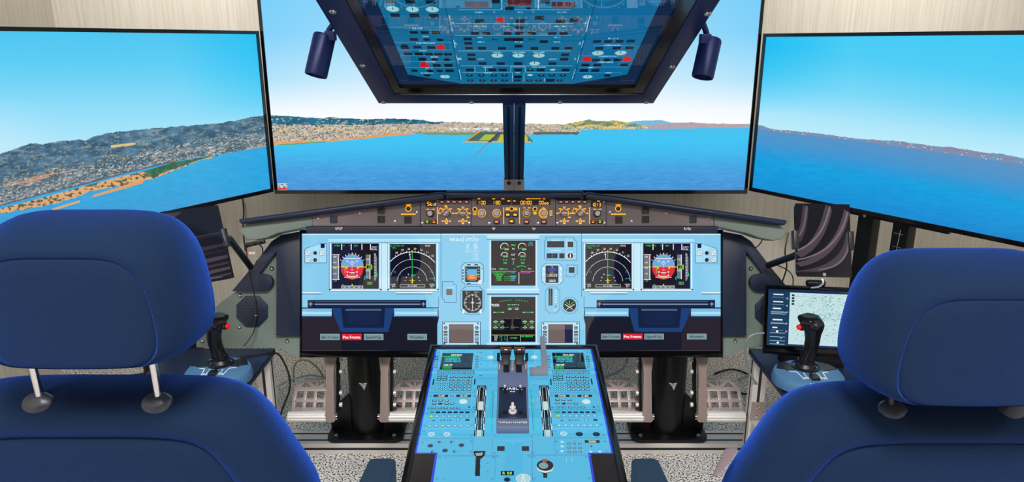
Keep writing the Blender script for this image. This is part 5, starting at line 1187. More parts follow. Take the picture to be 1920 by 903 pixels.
def spot(label, pt0, pt1, dz0, dz1, rpx, hx, hy, sg):
    a, b = at(*pt0, dz0), at(*pt1, dz1)
    t = thing('spotlight', label, 'spotlight', b)
    ax = (b - a).normalized(); R = rpx * dz0 / FPX
    MB().lathe(a, ax, ((R * .55, -.001), (R * .92, 0), (R, .004), (R, (b - a).length - .004), (R * .97, (b - a).length), (R * .85, (b - a).length), (R * .82, (b - a).length - .02), (0, (b - a).length - .02)), 32).build('barrel', OVERNAVY, t)
    h = OVH.pt(f0 + .004 if sg < 0 else f1 - .004, OVH.ab(hx, hy)[1], -.035)
    MB().tube([a + ax * .012, (a + h) / 2 + UP * .01, h], .006, sm=3).box(a + ax * .012 + (h - a).normalized() * R * .9, (.02, .02, .018)).build('bracket', OVERNAVY, t, bevel=.001)
    MB().lathe(b - ax * .021, ax, ((R * .8, 0), (R * .8, .004), (R * .5, .007), (0, .008)), 20).build('lens', mat('dim_lamp_lens', (150, 150, 150), .2, var=.05), t)
spot('dark blue cylinder spotlight tilted outward, left of the overhead frame', (609, 66), (592, 142), 1.42, 1.42, 21, 645, 74, -1)
spot('dark blue cylinder spotlight hanging upright, right of the overhead frame', (1333, 73), (1317, 145), 1.42, 1.42, 20.5, 1305, 66, 1)
# ================================================================== FLOOR RAIL AND RUDDER PEDALS
def extrusion(mb, a, b, w_, h_, up=V((0, 0, 1))):
    a = V(a); b = V(b); d = (b - a).normalized(); s_ = d.cross(up).normalized(); u = s_.cross(d)
    mb.box((a + b) / 2, ((b - a).length, w_, h_), (d, s_, u)); return d, s_, u
yf = onZ(960, 851, 0).y
t = thing('floor_rail', 'long aluminium profile rail lying across the floor under the pedals', 'rail', (0, yf + .04, 0))
XR0, XR1 = onZ(540, 850, 0).x - .25, onZ(1400, 850, 0).x + .25
mb = MB(); mb.box(((XR0 + XR1) / 2, yf + .04, .02), (XR1 - XR0, .08, .04)); mb.build('profile', ALU, t, bevel=.002)
mb = MB()
for z in (.02,): mb.box(((XR0 + XR1) / 2, yf - .0003, z), (XR1 - XR0 - .01, .001, .008))
mb.build('front_groove', ALUDK, t)
for y in (.02, .06): MB().box(((XR0 + XR1) / 2, yf + y, .0402), (XR1 - XR0 - .01, .008, .001)).build('top_groove', ALUDK, t)

def pedal_face(mb, O, ex, ey, en, W, Hh, th=.006, nx=4):
    """openwork pedal: two rows of rounded windows and a triangulated crown"""
    P = lambda u, v, h=0: O + ex * (u * W) + ey * (v * Hh) + en * (h + .010 * math.sin(PI * min(max(v, 0), 1)))
    def strut(u0, v0, u1, v1, w_):
        a, b = P(u0, v0), P(u1, v1); d = (b - a).normalized(); s_ = en.cross(d).normalized()
        mb.box((a + b) / 2, ((b - a).length + w_ * .8, w_, th), (d, s_, d.cross(s_)))
    ws = W * .085
    for v in (0, .30, .66): strut(-.5, v, .5, v, ws * 1.3 if v else ws * 1.8)
    for i in range(nx + 1):
        u = -.5 + i / nx; strut(u, 0, u, .30, ws); strut(u, .30, u * .97, .66, ws)
    strut(-.30, 1, .30, 1, ws * 1.1); strut(-.49, .66, -.30, 1, ws); strut(.49, .66, .30, 1, ws)
    strut(-.30, 1, -.02, .68, ws); strut(.30, 1, .02, .68, ws); strut(-.1, .92, -.1, 1, ws * .7); strut(.1, .92, .1, 1, ws * .7)
    strut(0, .68, 0, 1, ws * .8)

def rudder(px, label, pedals, arms, bars):
    z = 2.2
    # foot plate sits on the rail
    c0 = onZ(px, 826, .042); c0 = V((c0.x, yf + .085, .041))
    t = thing('rudder_pedals', label, 'rudder pedals', (c0.x, c0.y, .041))
    def rr(hw, hd, r, z0, n=5):
        pts = []
        for sx, sy, a0 in ((1, 1, 0), (-1, 1, 90), (-1, -1, 180), (1, -1, 270)):
            for i in range(n + 1):
                a = math.radians(a0 + 90 * i / n); pts.append(V((c0.x + sx * (hw - r) + r * math.cos(a), c0.y + sy * (hd - r) + r * math.sin(a), z0)))
        return pts
    MB().prism(rr(.125, .085, .03, .041), (0, 0, .012)).build('base_plate', BLKMET, t, bevel=.0015)
    for sx in (-.095, .095): MB().lathe((c0.x + sx * 1.0, c0.y - .062, .053), (0, 0, 1), ((.007, 0), (.007, .004), (.004, .007), (.002, .005), (0, .005)), 12).build('bolt', STEEL, t)
    R = .0575
    topz = onY(px, 662, c0.y - R).z
    MB().lathe((c0.x, c0.y, .052), (0, 0, 1), ((R, 0), (R, topz - .052), (R * .9, topz - .046), (0, topz - .046)), 40).build('column', mat('satin_black_column', (10, 11, 14), .28, .1, bump=.03, bscale=500), t)
    for sg in (-1, 1):
        MB().prism([(c0.x + sg * R * .9, c0.y - .02, .053), (c0.x + sg * .12, c0.y - .02, .053), (c0.x + sg * .125, c0.y - .02, .12), (c0.x + sg * R * .9, c0.y - .02, .19)], (0, .008, 0)).build('gusset', BLKMET, t, bevel=.001)
    # emblem on the column front
    e = MB(); ez = onY(px, 724, c0.y - R); ec = V((c0.x, c0.y, ez.z))
    def cp(u, v): a = u / R; return V((c0.x + math.sin(a) * (R + .0004), c0.y - math.cos(a) * (R + .0004), ec.z + v))
    def epoly(pts):
        n = V((0, -1, 0)); e.prism([cp(u * .0016 - .012, -v * .0016 + .012) for u, v in pts], n * .0008)
    epoly([(0, 0), (17, 0), (15, 3.4), (3, 3.4)]); epoly([(4, 4.4), (9, 4.4), (9, 8), (6, 7)]); epoly([(10, 4.2), (14, 4.2), (9.6, 12.5), (7.6, 10)])
    epoly([(14.6, 4), (16.6, 0), (17, 0), (10.4, 16), (9.6, 13.2)]); 
    e.build('emblem', WHITEP, t)
    MB().box((c0.x, c0.y + .03, topz + .005), (.30, .06, .04)).build('head_housing', BLKMET, t, bevel=.006)
    for x, sg in arms:
        # one flat forged arm, wide ends, waist between
        a, b = at(x, 664, 2.09), at(x, 789, 2.12)
        ud = (b - a).normalized(); sx = V((1, 0, 0)); nn = sx.cross(ud)
        L = (b - a).length
        prof = [(0, .0165), (.05, .0165), (.13, .0145), (.25, .0115), (.6, .0125), (.86, .0135), (.91, .0165), (.97, .0165), (1, .011)]
        mb = MB().loft([[a + ud * (L * v) + sx * (w_ * i) + nn * (.012 * j) for i, j in ((-1, -1), (1, -1), (1, 1), (-1, 1))] for v, w_ in prof])
        am = mb.build('pedal_arm', PEDALM, t, bevel=.003)
        MB().cyl(b - ud * .014 - sx * .021, b - ud * .014 + sx * .021, .0085, n=16).build('pivot_pin', STEEL, am)
        MB().box((a + b) / 2 + sx * (.016 * sg) - nn * .0 + V((0, .028, .0)), (.008, .02, L * .86), (sx, nn, ud)).build('inner_link', BLKMET, am, bevel=.001)
        for q in (.12, .3, .62, .8):
            c_ = a + ud * L * q + sx * .022 * sg + V((0, .02, 0)); MB().cyl(c_, c_ + sx * .008 * sg, .007, n=10).build('link_bolt', ALU, am)
    for (x0, x1, sg) in bars:
        a, b = at(x0, 781, 2.12), at(x1, 781, 2.12); mb = MB()
        n = 28; rings = []
        for xx in (a, b):
            rings.append([xx + (UP * math.cos(2 * PI * i / n) + FW * math.sin(2 * PI * i / n)) * (.0155 if i % 4 else .0135) for i in range(n)])
        mb.loft(rings); mb.build('foot_bar', ALU, t, bevel=.0)
    for (x0, x1, nx) in pedals:
        c_ = at((x0 + x1) / 2, 769, 2.16); W = (x1 - x0) * 2.16 / FPX
        ey = (at(960, 712, 2.21) - at(960, 769, 2.16)); Hh = ey.length; ey.normalize(); ex_ = V((1, 0, 0)); en_ = ex_.cross(ey).normalized(); en_ = -en_ if en_.dot(FW) > 0 else en_
        mb = MB(); pedal_face(mb, c_, ex_, ey, en_, W, Hh, nx=nx); mb.build('foot_pedal', PEDALM, t, bevel=.001)
    return t
rudder(684, 'black column rudder pedal set standing left of the pedestal monitor', [(550, 628, 4), (738, 812, 4)], [(620, 1), (722, 1)], [(541, 613, -1), (730, 792, 1)])
rudder(1256, 'black column rudder pedal set standing right of the pedestal monitor', [(1124, 1200, 4), (1312, 1390, 4)], [(1213, -1), (1316, -1)], [(1144, 1206, -1), (1323, 1396, 1)])

# ================================================================== SIDE TABLES
def table(px, sg, label, py=652, TZ=.43):
    c_ = onZ(px, py, TZ); x0 = c_.x; yb = c_.y; x1 = x0 + sg * (.30 if sg < 0 else .50); yfr = 1.52
    t = thing('side_table', label, 'table', ((x0 + x1) / 2, (yb + yfr) / 2, 0))
    m = mat('dark_blue_table_laminate', (22, 34, 66), .35, bump=.04, bscale=300, var=.08)
    MB().box(((x0 + x1) / 2, (yb + yfr) / 2, TZ - .009), (abs(x1 - x0), yb - yfr, .018)).build('table_top', m, t, bevel=.002)
    for x in (x0 + sg * .024, x1 - sg * .024):
        for y in (yb - .03, yfr + .03):
            l = MB().box((x, y, (TZ - .018) / 2), (.04, .04, TZ - .018)).build('leg', ALU, t, bevel=.002)
            MB().box((x, y - .0201, (TZ - .018) / 2), (.008, .001, TZ - .03)).box((x - sg * .0201, y, (TZ - .018) / 2), (.001, .008, TZ - .03)).build('groove', ALUDK, l)
    for y in (yb - .03, yfr + .03): MB().box(((x0 + x1) / 2, y, .2), (abs(x1 - x0) - .09, .03, .04)).build('stretcher', ALU, t, bevel=.002)
    for x in (x0 + sg * .024, x1 - sg * .024): MB().box((x, (yb + yfr) / 2, .2), (.03, yb - yfr - .1, .04)).build('side_rail', ALU, t, bevel=.002)
    q = V((x0 + sg * .024, yb - .0515, .25)); b_ = MB().box(q, (.036, .003, .06)).build('corner_bracket', PEDALM, t)
    for dz in (-.015, .015): MB().lathe(q + V((0, -.0015, dz)), (0, -1, 0), ((.006, 0), (.006, .003), (.003, .005), (0, .005)), 12).build('bolt', STEEL, b_)
    return t, x0
table(516, -1, 'dark blue topped table on aluminium legs beside the left joystick')
table(1404, 1, 'dark blue topped table on aluminium legs under the small map monitor')

# ================================================================== JOYSTICKS
def joystick(px, py, label, sg, top_px, rot, wpx, full):
    """px,py: centre of the base on the table; sg: side of the red button; top_px: head centre"""
    TZ = .43
    c_ = onZ(px, py, TZ + .02)
    o = V((c_.x, c_.y, TZ))
    t = thing('joystick', label, 'joystick', o)
    e = V((math.cos(rot), math.sin(rot), 0)); f = V((-math.sin(rot), math.cos(rot), 0)); z = V((0, 0, 1))
    W = wpx * ((o - EYE).dot(FW)) / FPX / 2
    def P(u, v, h): return o + e * (u * W) + f * (v * W) + z * h
    # base outline: broad rounded shield with shoulders
    half = [(0, -.86), (.30, -.84), (.58, -.74), (.82, -.55), (.97, -.28), (1.0, -.02), (.96, .22), (.84, .44), (.66, .60), (.44, .70), (.30, .78), (0, .80)]
    out = half + [(-u, v) for u, v in half[::-1][1:-1]]
    rings = []
    for s_, h in ((.90, 0), (.99, .006), (1.0, .014), (.985, .026), (.95, .033), (.86, .037), (.5, .0395), (.3, .040)):
        rings.append([P(u * s_, v * s_, h + (0.004 if v > 0 else 0) * s_ * min(1, h / .03)) for u, v in out])
    MB().loft(rings).build('base', STICKB, t)
    def flat(L, h0, th, name, m, par=t): return MB().prism([P(u, v, h0) for u, v in L], z * th).build(name, m, par, bevel=.0006, seg=1)
    for q in (-1, 1):
        flat([(q * .34, .02), (q * .36, .42), (q * .52, .56), (q * .74, .42), (q * .86, .12), (q * .66, .06), (q * .60, -.02)][::q], .0385, .003, 'button_pad', BLACK)
        L = [(q * .36, -.04), (q * .20 + q * .12, -.10), (q * .30, -.52), (q * .33, -.52), (q * .35, -.115), (q * .38, -.06)]
        mb = MB()
        def ln(a, b, w_=.022):
            A, B = P(*a, .0402), P(*b, .0402); d = (B - A).normalized(); s2 = z.cross(d)
            mb.box((A + B) / 2, ((B - A).length + w_ * W * .5, w_ * W, .0008), (d, s2, z))
        ln((q * .56, -.06), (q * .36, -.13)); ln((q * .36, -.13), (q * .32, -.56)); ln((q * .20, -.18), (q * .20, -.44), .014); ln((q * .20, -.18), (q * .165, -.18), .014); ln((q * .20, -.44), (q * .165, -.44), .014)
        for k in range(3): ln((q * .24, -.46 - .035 * k), (q * .29, -.46 - .035 * k), .012); ln((q * .17, -.46 - .035 * k), (q * .21, -.46 - .035 * k), .012)
        mb.build('printed_lines', WHITEP, t)
    sl = flat([(-.11, -.62), (.11, -.62), (.11, -.34), (-.11, -.34)], .039, .007, 'throttle_slider', BLACK)
    MB().box(P(0, -.28, .042), (.03 * W, .18 * W, .004), (e, f, z)).build('slider_stem', BLACK, sl)
    # socket and boot
    MB().lathe(P(0, .24, .038), z, ((.40 * W, 0), (.40 * W, .005), (.33 * W, .008), (.33 * W, .001), (0, .001)), 28).build('socket_ring', BLACK, t)
    MB().lathe(P(0, .24, .039), z, ((.30 * W, 0), (.26 * W, .008), (.2 * W, .014), (.24 * W, .018), (.24 * W, .022), (.1 * W, .026)), 24).build('boot', BLACK, t)
    mb = MB()
    for q in (-1, 1): mb.box(P(q * .36, .42, .05), (.14 * W, .1 * W, .028), (e, f, z))
    mb = MB()
    # grip
    yg = P(0, .24, 0).y
    g0 = P(0, .24, .06)
    hd = onY(top_px[0], top_px[1], yg - .02)
    up = (hd - g0); L = up.length; up.normalize(); sx = e; ft = up.cross(sx); ft = -ft if ft.y > 0 else ft   # ft: toward the viewer
    prof = [(0, .019, .017), (.05, .021, .020), (.10, .0185, .019), (.3, .0175, .019), (.5, .0185, .020), (.68, .021, .022), (.80, .026, .024), (.90, .030, .026), (.97, .030, .026), (1.03, .026, .022), (1.06, .018, .015)]
    n = 24; rings = []
    for v, a, b in prof:
        lean = -.010 * math.sin(PI * min(v, 1)) * sg
        hexf = .0 if v < .6 else min(1, (v - .6) / .25)
        r_ = []
        for i in range(n):
            th = 2 * PI * i / n
            hx = 1.0 / max(abs(math.cos(th)), abs(math.cos(th - PI / 3)), abs(math.cos(th + PI / 3))) * .97
            k = (1 - hexf) + hexf * hx
            r_.append(g0 + up * L * v + sx * (math.cos(th) * a * k + lean + sg * .004 * max(0, v - .5)) - ft * 0 + ft * (math.sin(th) * b * k))
        rings.append(r_)
    gm = mat('glossy_grip_plastic', (14, 13, 17), .22, bump=.03, bscale=400)
    G_ = MB().loft(rings).build('grip', gm, t)
    hc = g0 + up * L * .93 + ft * .026
    MB().lathe(hc + up * .004, (ft + up * .9).normalized(), ((.013, -.008), (.013, .003), (.010, .006), (.004, .011), (0, .011)), 8).build('hat_switch', BLACK, G_)
    bc = g0 + up * L * .86 + sx * sg * .031 + ft * .012
    MB().lathe(bc - sx * sg * .006, (sx * sg + ft * .7).normalized(), ((.0095, -.004), (.0095, .004), (.008, .007), (0, .007)), 14).build('button_boss', gm, G_)
    MB().lathe(bc, (sx * sg + ft * .9 + up * .2).normalized(), ((.0068, 0), (.0068, .006), (.0045, .009), (0, .0095)), 14).build('trigger_button', REDP, G_, label='small round red button')
    if full is not None:
        pl = Plane(P(0, -.80, .034), e, -(f * .86 + z * .5))
        mb = MB(); text_mesh(mb, 'AIRBUS', pl, -.0, 0, .0085, .0022, .0006, wfac=1.25); mb.build('lettering', WHITEP, t)
    return t
joystick(411, 700, 'black stick on steel blue base on the left table, half behind the left headrest', 1, (404, 596), .06, 122, 1)
joystick(1514, 707, 'black stick on steel blue base standing before the small map monitor', -1, (1521, 597), -.04, 130, 1)

# ================================================================== SMALL MAP MONITOR, WEBCAM
sc = at(1512, 600, 1.98); a_t = math.radians(-7)
SP = Plane(at(1441, 541, 1.955), V((math.cos(a_t), math.sin(a_t), 0)), -(V((0, .18, .98))) - V((math.cos(a_t), math.sin(a_t), 0)) * 0)
bl = SP.ab(1441, 646); brr = SP.ab(1598, 600)
WM = .265; HM = bl[1]
t = thing('portable_monitor', 'small flat monitor with a pale map, standing on the right table', 'monitor', SP.pt(WM / 2, HM + .02, -.02))
c = Canvas(0, 0, WM, HM, .00055, (26, 58, 92), lambda u, v: (u * WM, v * HM))
c.rect(0, 0, 1, .045, (20, 46, 76)); c.rect(.215, .05, .80, .965, (196, 226, 228)); c.rect(.80, .05, 1, 1, (24, 54, 86))
for i, (y, w_) in enumerate(((.08, .10), (.21, .10), (.33, .08), (.53, .10), (.67, .05))): c.rect(.05, y, .05 + w_, y + .022, (225, 235, 240)); c.rect(.04, y + .055, .16, y + .062, (120, 150, 175)); c.rect(.18, y + .06, .20, y + .09, (130, 160, 180))
for y in (.40, .43, .60, .77, .84, .91, .97): c.rect(.03, y, .18, y + .012, (150, 180, 200))
for y, x in ((.75, .10), (.95, .11)): c.circ(x, y, .012, WH, 10)
c.circ(.14, .86, .012, (60, 170, 210), 10)
random.seed(11)
for i in range(14):
    x, y = random.uniform(.22, .5), random.uniform(.1, .95); c.line(x, y, random.uniform(.3, .79), random.uniform(.06, .95), .002, (120, 140, 145))
for i in range(420):
    x, y = .22 + .57 * random.random() ** .8, .06 + .88 * random.random()
    if y < .25 + (x - .22) * 1.5 or random.random() < .25: c.rect(x, y, x + random.uniform(.006, .022), y + .008, random.choice(((96, 160, 130), (120, 180, 150), (90, 130, 140), (150, 190, 170))))
for y in (.08, .13, .18, .23): c.rect(.235, y, .262, y + .035, (40, 60, 80))
for y, w_ in ((.08, .08), (.24, .10), (.32, .03), (.38, .02)): c.rect(.83, y, .83 + w_, y + .02, (225, 235, 240))
c.mesh('screen', SP, t, GLASS, .0012)
MB().ringprism(abq(SP, -.010, -.012, WM + .010, HM + .024), abq(SP, -.0002, -.0002, WM + .0002, HM + .0002), SP.n * .003).build('bezel', GLOSSBLK, t, bevel=.001)
MB().prism(abq(SP, -.009, -.011, WM + .009, HM + .023), -SP.n * .012).build('back_cover', BLACK, t, bevel=.002)
bt = SP.pt(WM / 2, HM + .022, -.03); MB().box((bt.x, bt.y + .01, (.43 + bt.z) / 2), (.16, .07, max(.01, abs(bt.z - .43)))).build('stand', BLACK, t, bevel=.002)
wc = SP.pt(.125, -.020, -.004)
t = thing('webcam', 'small black bar shaped camera on top of the small map monitor', 'webcam', wc)
MB().lathe(wc - SP.ex * .026, SP.ex, ((.004, 0), (.0085, .003), (.0095, .01), (.0095, .042), (.0085, .049), (.004, .052)), 16).build('body', BLACK, t)
MB().prism([SP.pt(.115, -.012, .001), SP.pt(.135, -.012, .001), SP.pt(.135, -.008, -.014), SP.pt(.115, -.008, -.014)], -SP.ey * .006).build('clip', BLACK, t)

# ================================================================== TABLETS AND THEIR HOLDERS
TABM = display_mat('tablet_display_glass', .06, .6)
def tablet(P4, z4, label, stripes, hl_label, arm, clamp_sides):
    pts = [at(x, y, z_) for (x, y), z_ in zip(P4, z4)]     # tl, tr, br, bl
    ex = (pts[1] - pts[0]); ey = (pts[3] - pts[0]); W = ex.length; Hh = ey.length
    pl = Plane(pts[0], ex, ey - ex.normalized() * ey.dot(ex.normalized()))
    t = thing('tablet', label, 'tablet', pl.pt(W / 2, Hh, -.003))
    def rrect(x0, y0, x1, y1, r, h, n=5):
        o = []
        for cx, cy, a0 in ((x1 - r, y1 - r, 0), (x0 + r, y1 - r, 90), (x0 + r, y0 + r, 180), (x1 - r, y0 + r, 270)):
            for i in range(n + 1): a = math.radians(a0 + 90 * i / n); o.append(pl.pt(cx + r * math.cos(a), cy + r * math.sin(a), h))
        return o
    MB().prism(rrect(0, 0, W, Hh, .01, -.0075), pl.n * .0075).build('body', GLOSSBLK, t, bevel=.0012)
    c = Canvas(0, 0, W, Hh, W / 260, (14, 14, 24), lambda u, v: (u * W, v * Hh))
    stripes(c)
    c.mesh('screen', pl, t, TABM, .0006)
    o = MB().lathe(pl.pt(W * .5, Hh * .965, .0008), pl.n, ((.004, 0), (.004, .0004), (0, .0004)), 14).build('home_button', PLATEM, t)
    h = thing('tablet_holder', hl_label, 'tablet holder', arm[-1])
    for s_, v in clamp_sides:
        MB().prism([pl.pt(s_ * W + a, v * Hh + b, -.012) for a, b in ((-.006, -.022), (.006, -.022), (.006, .022), (-.006, .022))], pl.n * .018).build('clamp_jaw', BLACK, h, bevel=.002)
    MB().prism([pl.pt(W * .02, Hh * .44, -.016), pl.pt(W * .98, Hh * .44, -.016), pl.pt(W * .98, Hh * .56, -.016), pl.pt(W * .02, Hh * .56, -.016)], pl.n * .008).build('clamp_back', BLACK, h, bevel=.002)
    MB().cyl(pl.pt(W * .5, Hh * .5, -.016), pl.pt(W * .5, Hh * .5, -.05), .014).build('ball_joint', BLACK, h)
    MB().tube([pl.pt(W * .5, Hh * .5, -.045)] + list(arm), .009, sm=1, n=10).build('arm', BLKMET, h)
    MB().tube([p + V((0, -.006, .0095)) for p in [pl.pt(W * .5, Hh * .5, -.045)] + list(arm)], .0035, sm=1, n=6).build('arm_highlight', REFL, h)  # added strip, coloured as the blue highlight on the arm
    return t, pl, W, Hh
def refl_left(c):  # reflected bands painted into the left tablet screen
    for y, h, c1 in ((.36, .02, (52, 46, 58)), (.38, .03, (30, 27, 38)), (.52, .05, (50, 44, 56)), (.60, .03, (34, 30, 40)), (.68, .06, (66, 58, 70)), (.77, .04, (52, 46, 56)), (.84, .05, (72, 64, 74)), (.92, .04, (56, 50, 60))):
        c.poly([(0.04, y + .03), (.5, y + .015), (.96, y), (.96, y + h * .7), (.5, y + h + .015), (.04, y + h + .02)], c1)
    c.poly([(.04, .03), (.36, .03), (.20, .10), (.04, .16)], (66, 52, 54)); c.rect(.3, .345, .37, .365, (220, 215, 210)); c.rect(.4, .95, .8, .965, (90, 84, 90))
def refl_right(c):  # curved reflections painted into the right tablet screen
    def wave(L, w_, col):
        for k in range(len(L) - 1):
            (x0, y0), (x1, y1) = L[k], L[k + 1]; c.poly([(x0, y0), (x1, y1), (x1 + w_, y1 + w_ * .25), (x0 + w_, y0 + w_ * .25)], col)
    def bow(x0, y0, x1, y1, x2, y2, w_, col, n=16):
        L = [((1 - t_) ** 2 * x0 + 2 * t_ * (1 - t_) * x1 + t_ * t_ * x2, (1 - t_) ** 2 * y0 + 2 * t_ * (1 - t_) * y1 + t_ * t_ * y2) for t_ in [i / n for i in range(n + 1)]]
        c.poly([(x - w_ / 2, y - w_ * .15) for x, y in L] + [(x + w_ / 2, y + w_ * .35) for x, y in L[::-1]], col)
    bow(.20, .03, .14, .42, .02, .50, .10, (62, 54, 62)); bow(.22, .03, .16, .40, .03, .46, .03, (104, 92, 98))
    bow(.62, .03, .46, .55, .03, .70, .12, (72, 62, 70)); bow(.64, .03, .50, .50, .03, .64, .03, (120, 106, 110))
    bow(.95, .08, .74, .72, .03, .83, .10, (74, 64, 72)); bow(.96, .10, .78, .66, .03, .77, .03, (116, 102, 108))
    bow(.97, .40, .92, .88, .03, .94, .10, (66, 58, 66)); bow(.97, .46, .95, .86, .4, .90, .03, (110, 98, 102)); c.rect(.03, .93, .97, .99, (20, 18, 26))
aLm = [at(430, 447, 1.80), at(470, 500, 1.98)]
tablet([(300, 397), (409, 384.5), (428, 523), (322, 541)], (1.62, 1.70, 1.68, 1.60), 'black tablet with rippled painted reflections, tilted beside the left headrest', refl_left,
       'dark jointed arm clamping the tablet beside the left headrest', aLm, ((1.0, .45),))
aRm = [at(1488, 480, 1.86), at(1440, 497, 1.98)]
tablet([(1490, 381), (1592.5, 383), (1594.5, 521), (1493, 518)], (1.66, 1.66, 1.64, 1.64), 'upright black tablet with curved painted reflections above the small map monitor', refl_right,
       'black clamp holder and arm with a painted blue highlight, behind the upright tablet', aRm, ((0, .5), (1, .5)))

# ================================================================== THROTTLE QUADRANT AND BRACKET ON THE PEDESTAL
qa0, qb1 = PED.ab(930.5, 817); qa1, _ = PED.ab(992, 817); _, qb0 = PED.ab(961, 697)
t = thing('throttle_quadrant', 'slate blue throttle unit with two black levers on the pedestal screen', 'throttle', PED.pt((qa0 + qa1) / 2, (qb0 + qb1) / 2, .006))
qc = (qa0 + qa1) / 2; hw = (qa1 - qa0) / 2
S1 = lambda a, b, h: PED.pt(qc + a * hw, b, h)
secs = [(qb0, .010), (qb0, .030), (qb0 + .012, .042), (qb0 + .07, .046), (qb0 + .10, .036), (qb0 + .12, .030), (qb1 - .004, .022), (qb1, .014), (qb1, .006)]
prof = [S1(-1, b, h) for b, h in secs] + [S1(-1, qb0, .006)]
MB().prism(prof, PED.ex * (2 * hw)).build('body', TQ, t, bevel=.002)
for sg in (-1, 1):
    MB().prism([S1(sg * .42 - .2, qb0 + .012, .0425), S1(sg * .42 + .2, qb0 + .012, .0425), S1(sg * .42 + .2, qb0 + .075, .0465), S1(sg * .42 - .2, qb0 + .075, .0465)], PED.n * .0008).build('lever_slot', BLACK, t)
    lv = MB().prism([S1(sg * .47 - .3, qb0 + .046, .040), S1(sg * .47 - .3, qb0 + .012, .040), S1(sg * .47 - .3, qb0 - .012, .050), S1(sg * .47 - .3, qb0 + .008, .066)], PED.ex * (.60 * hw)).build('lever', BLACK, t, bevel=.002)
    a0_, _ = S1(sg * .47 - .42, 0, 0), 0
    hb = qb0 + .004
    MB().lathe(S1(sg * .47 - .40, hb, .062), PED.ex, ((.004, 0), (.0125, .002), (.0135, .006), (.0135, .80 * hw - .006), (.0125, .80 * hw - .002), (.004, .80 * hw)), 20).build('lever_handle', GLOSSBLK, lv)
    MB().box(S1(sg * .47, hb + .007, .0745), (.74 * hw, .002, .002), (PED.ex, PED.ey, PED.n)).build('handle_stripe', mat('copper_stripe', (150, 95, 90), .4, .3, var=.05), lv)
    for k in range(3): MB().box(S1(sg * .98, qb0 + .006 + k * .010, .052), (.10 * hw * 2, .004, .010), (PED.ex, PED.ey, PED.n)).build('side_trigger', BLACK, t, bevel=.0008)
    MB().box(S1(sg * .9, qb0 + .05, .0462), (.06 * hw, .02, .001), (PED.ex, PED.ey, PED.n)).build('amber_mark', YELLOW, t)
b0_, b1_ = qb0 + .115, qb1 - .028
pn = MB().prism([S1(-.88, b0_, .0303), S1(.88, b0_, .0303), S1(.88, b1_, .0262), S1(-.88, b1_, .0262)], PED.n * .0014).build('switch_plate', NAVY, t, bevel=.0006, seg=1)
bm_ = (b0_ + b1_) / 2
for a, b, w_, h_ in ((-.5, b0_ + .008, .24, .006), (.5, b0_ + .008, .24, .006), (-.5, b1_ - .016, .26, .008), (.5, b1_ - .016, .26, .008), (-.8, b0_ + .008, .1, .005), (.8, b0_ + .008, .1, .005), (-.8, b1_ - .006, .1, .005), (.8, b1_ - .006, .1, .005)):
    MB().box(S1(a, b, .0315), (w_ * hw, h_, .003), (PED.ex, PED.ey, PED.n)).build('rocker', BLACK, t)
for sg in (-1, 1):
    p = S1(sg * .5, b0_ + .022, .031); sw_ = MB().lathe(p, PED.n, ((.004, 0), (.004, .002), (.002, .003), (.0016, .016), (.0024, .019), (0, .020)), 12).build('toggle_switch', BLACK, t)
    MB().lathe(p + PED.n * .014, PED.n, ((.0022, 0), (.0026, .005), (0, .0065)), 10).build('toggle_tip', KNOBW, sw_)
p = S1(0, b1_ - .018, .029)
MB().lathe(p, PED.n, ((.009, 0), (.009, .004), (.0065, .006), (.0065, .013), (0, .0135)), 20).build('mode_knob', KNOBW, t)
MB().box(p + PED.n * .015 + PED.ey * .001, (.006, .022, .008), (PED.ex, PED.ey, PED.n)).build('mode_knob_grip', KNOBW, t, bevel=.0015)
mb = MB(); tp = Plane(S1(0, b0_ + .008, .0318), PED.ex, PED.ey)
text_mesh(mb, 'AIRBUS', tp, 0, 0, .008, .0003, .0005, wfac=1.2); text_mesh(mb, 'ENG', tp, 0, .012, .0035, .0003, .0004, wfac=1.2); mb.build('lettering', WHITEP, t)
mb = MB(); tp = Plane(S1(0, qb1 - .013, .0247), PED.ex, PED.ey - PED.n * .14)
text_mesh(mb, 'THRUSTMASTER', tp, 0, 0, .0052, .0006, .0005, wfac=1.15); mb.build('lettering', CREAM, t)
for k in range(8): MB().box(S1(0, qb0 + .02 + k * .0065, .0458), (.16 * hw, .0012, .0008), (PED.ex, PED.ey, PED.n)).build('detent_scale', KNOBW, t)

t = thing('metal_bracket', 'grey L shaped metal bracket lying on the pedestal screen, right of the levers', 'bracket', PED.pp(1018, 700, .006))
h = .0062
A = [(1012.5, 641), (1021, 641), (1027.5, 697), (1027.5, 709), (993, 709), (993, 699.5), (1005, 699.5), (1006, 697), (1016, 697)]
MB().prism([PED.pp(x, y, h) for x, y in A], PED.n * .012).build('bracket_body', PLATEM, t, bevel=.0012)

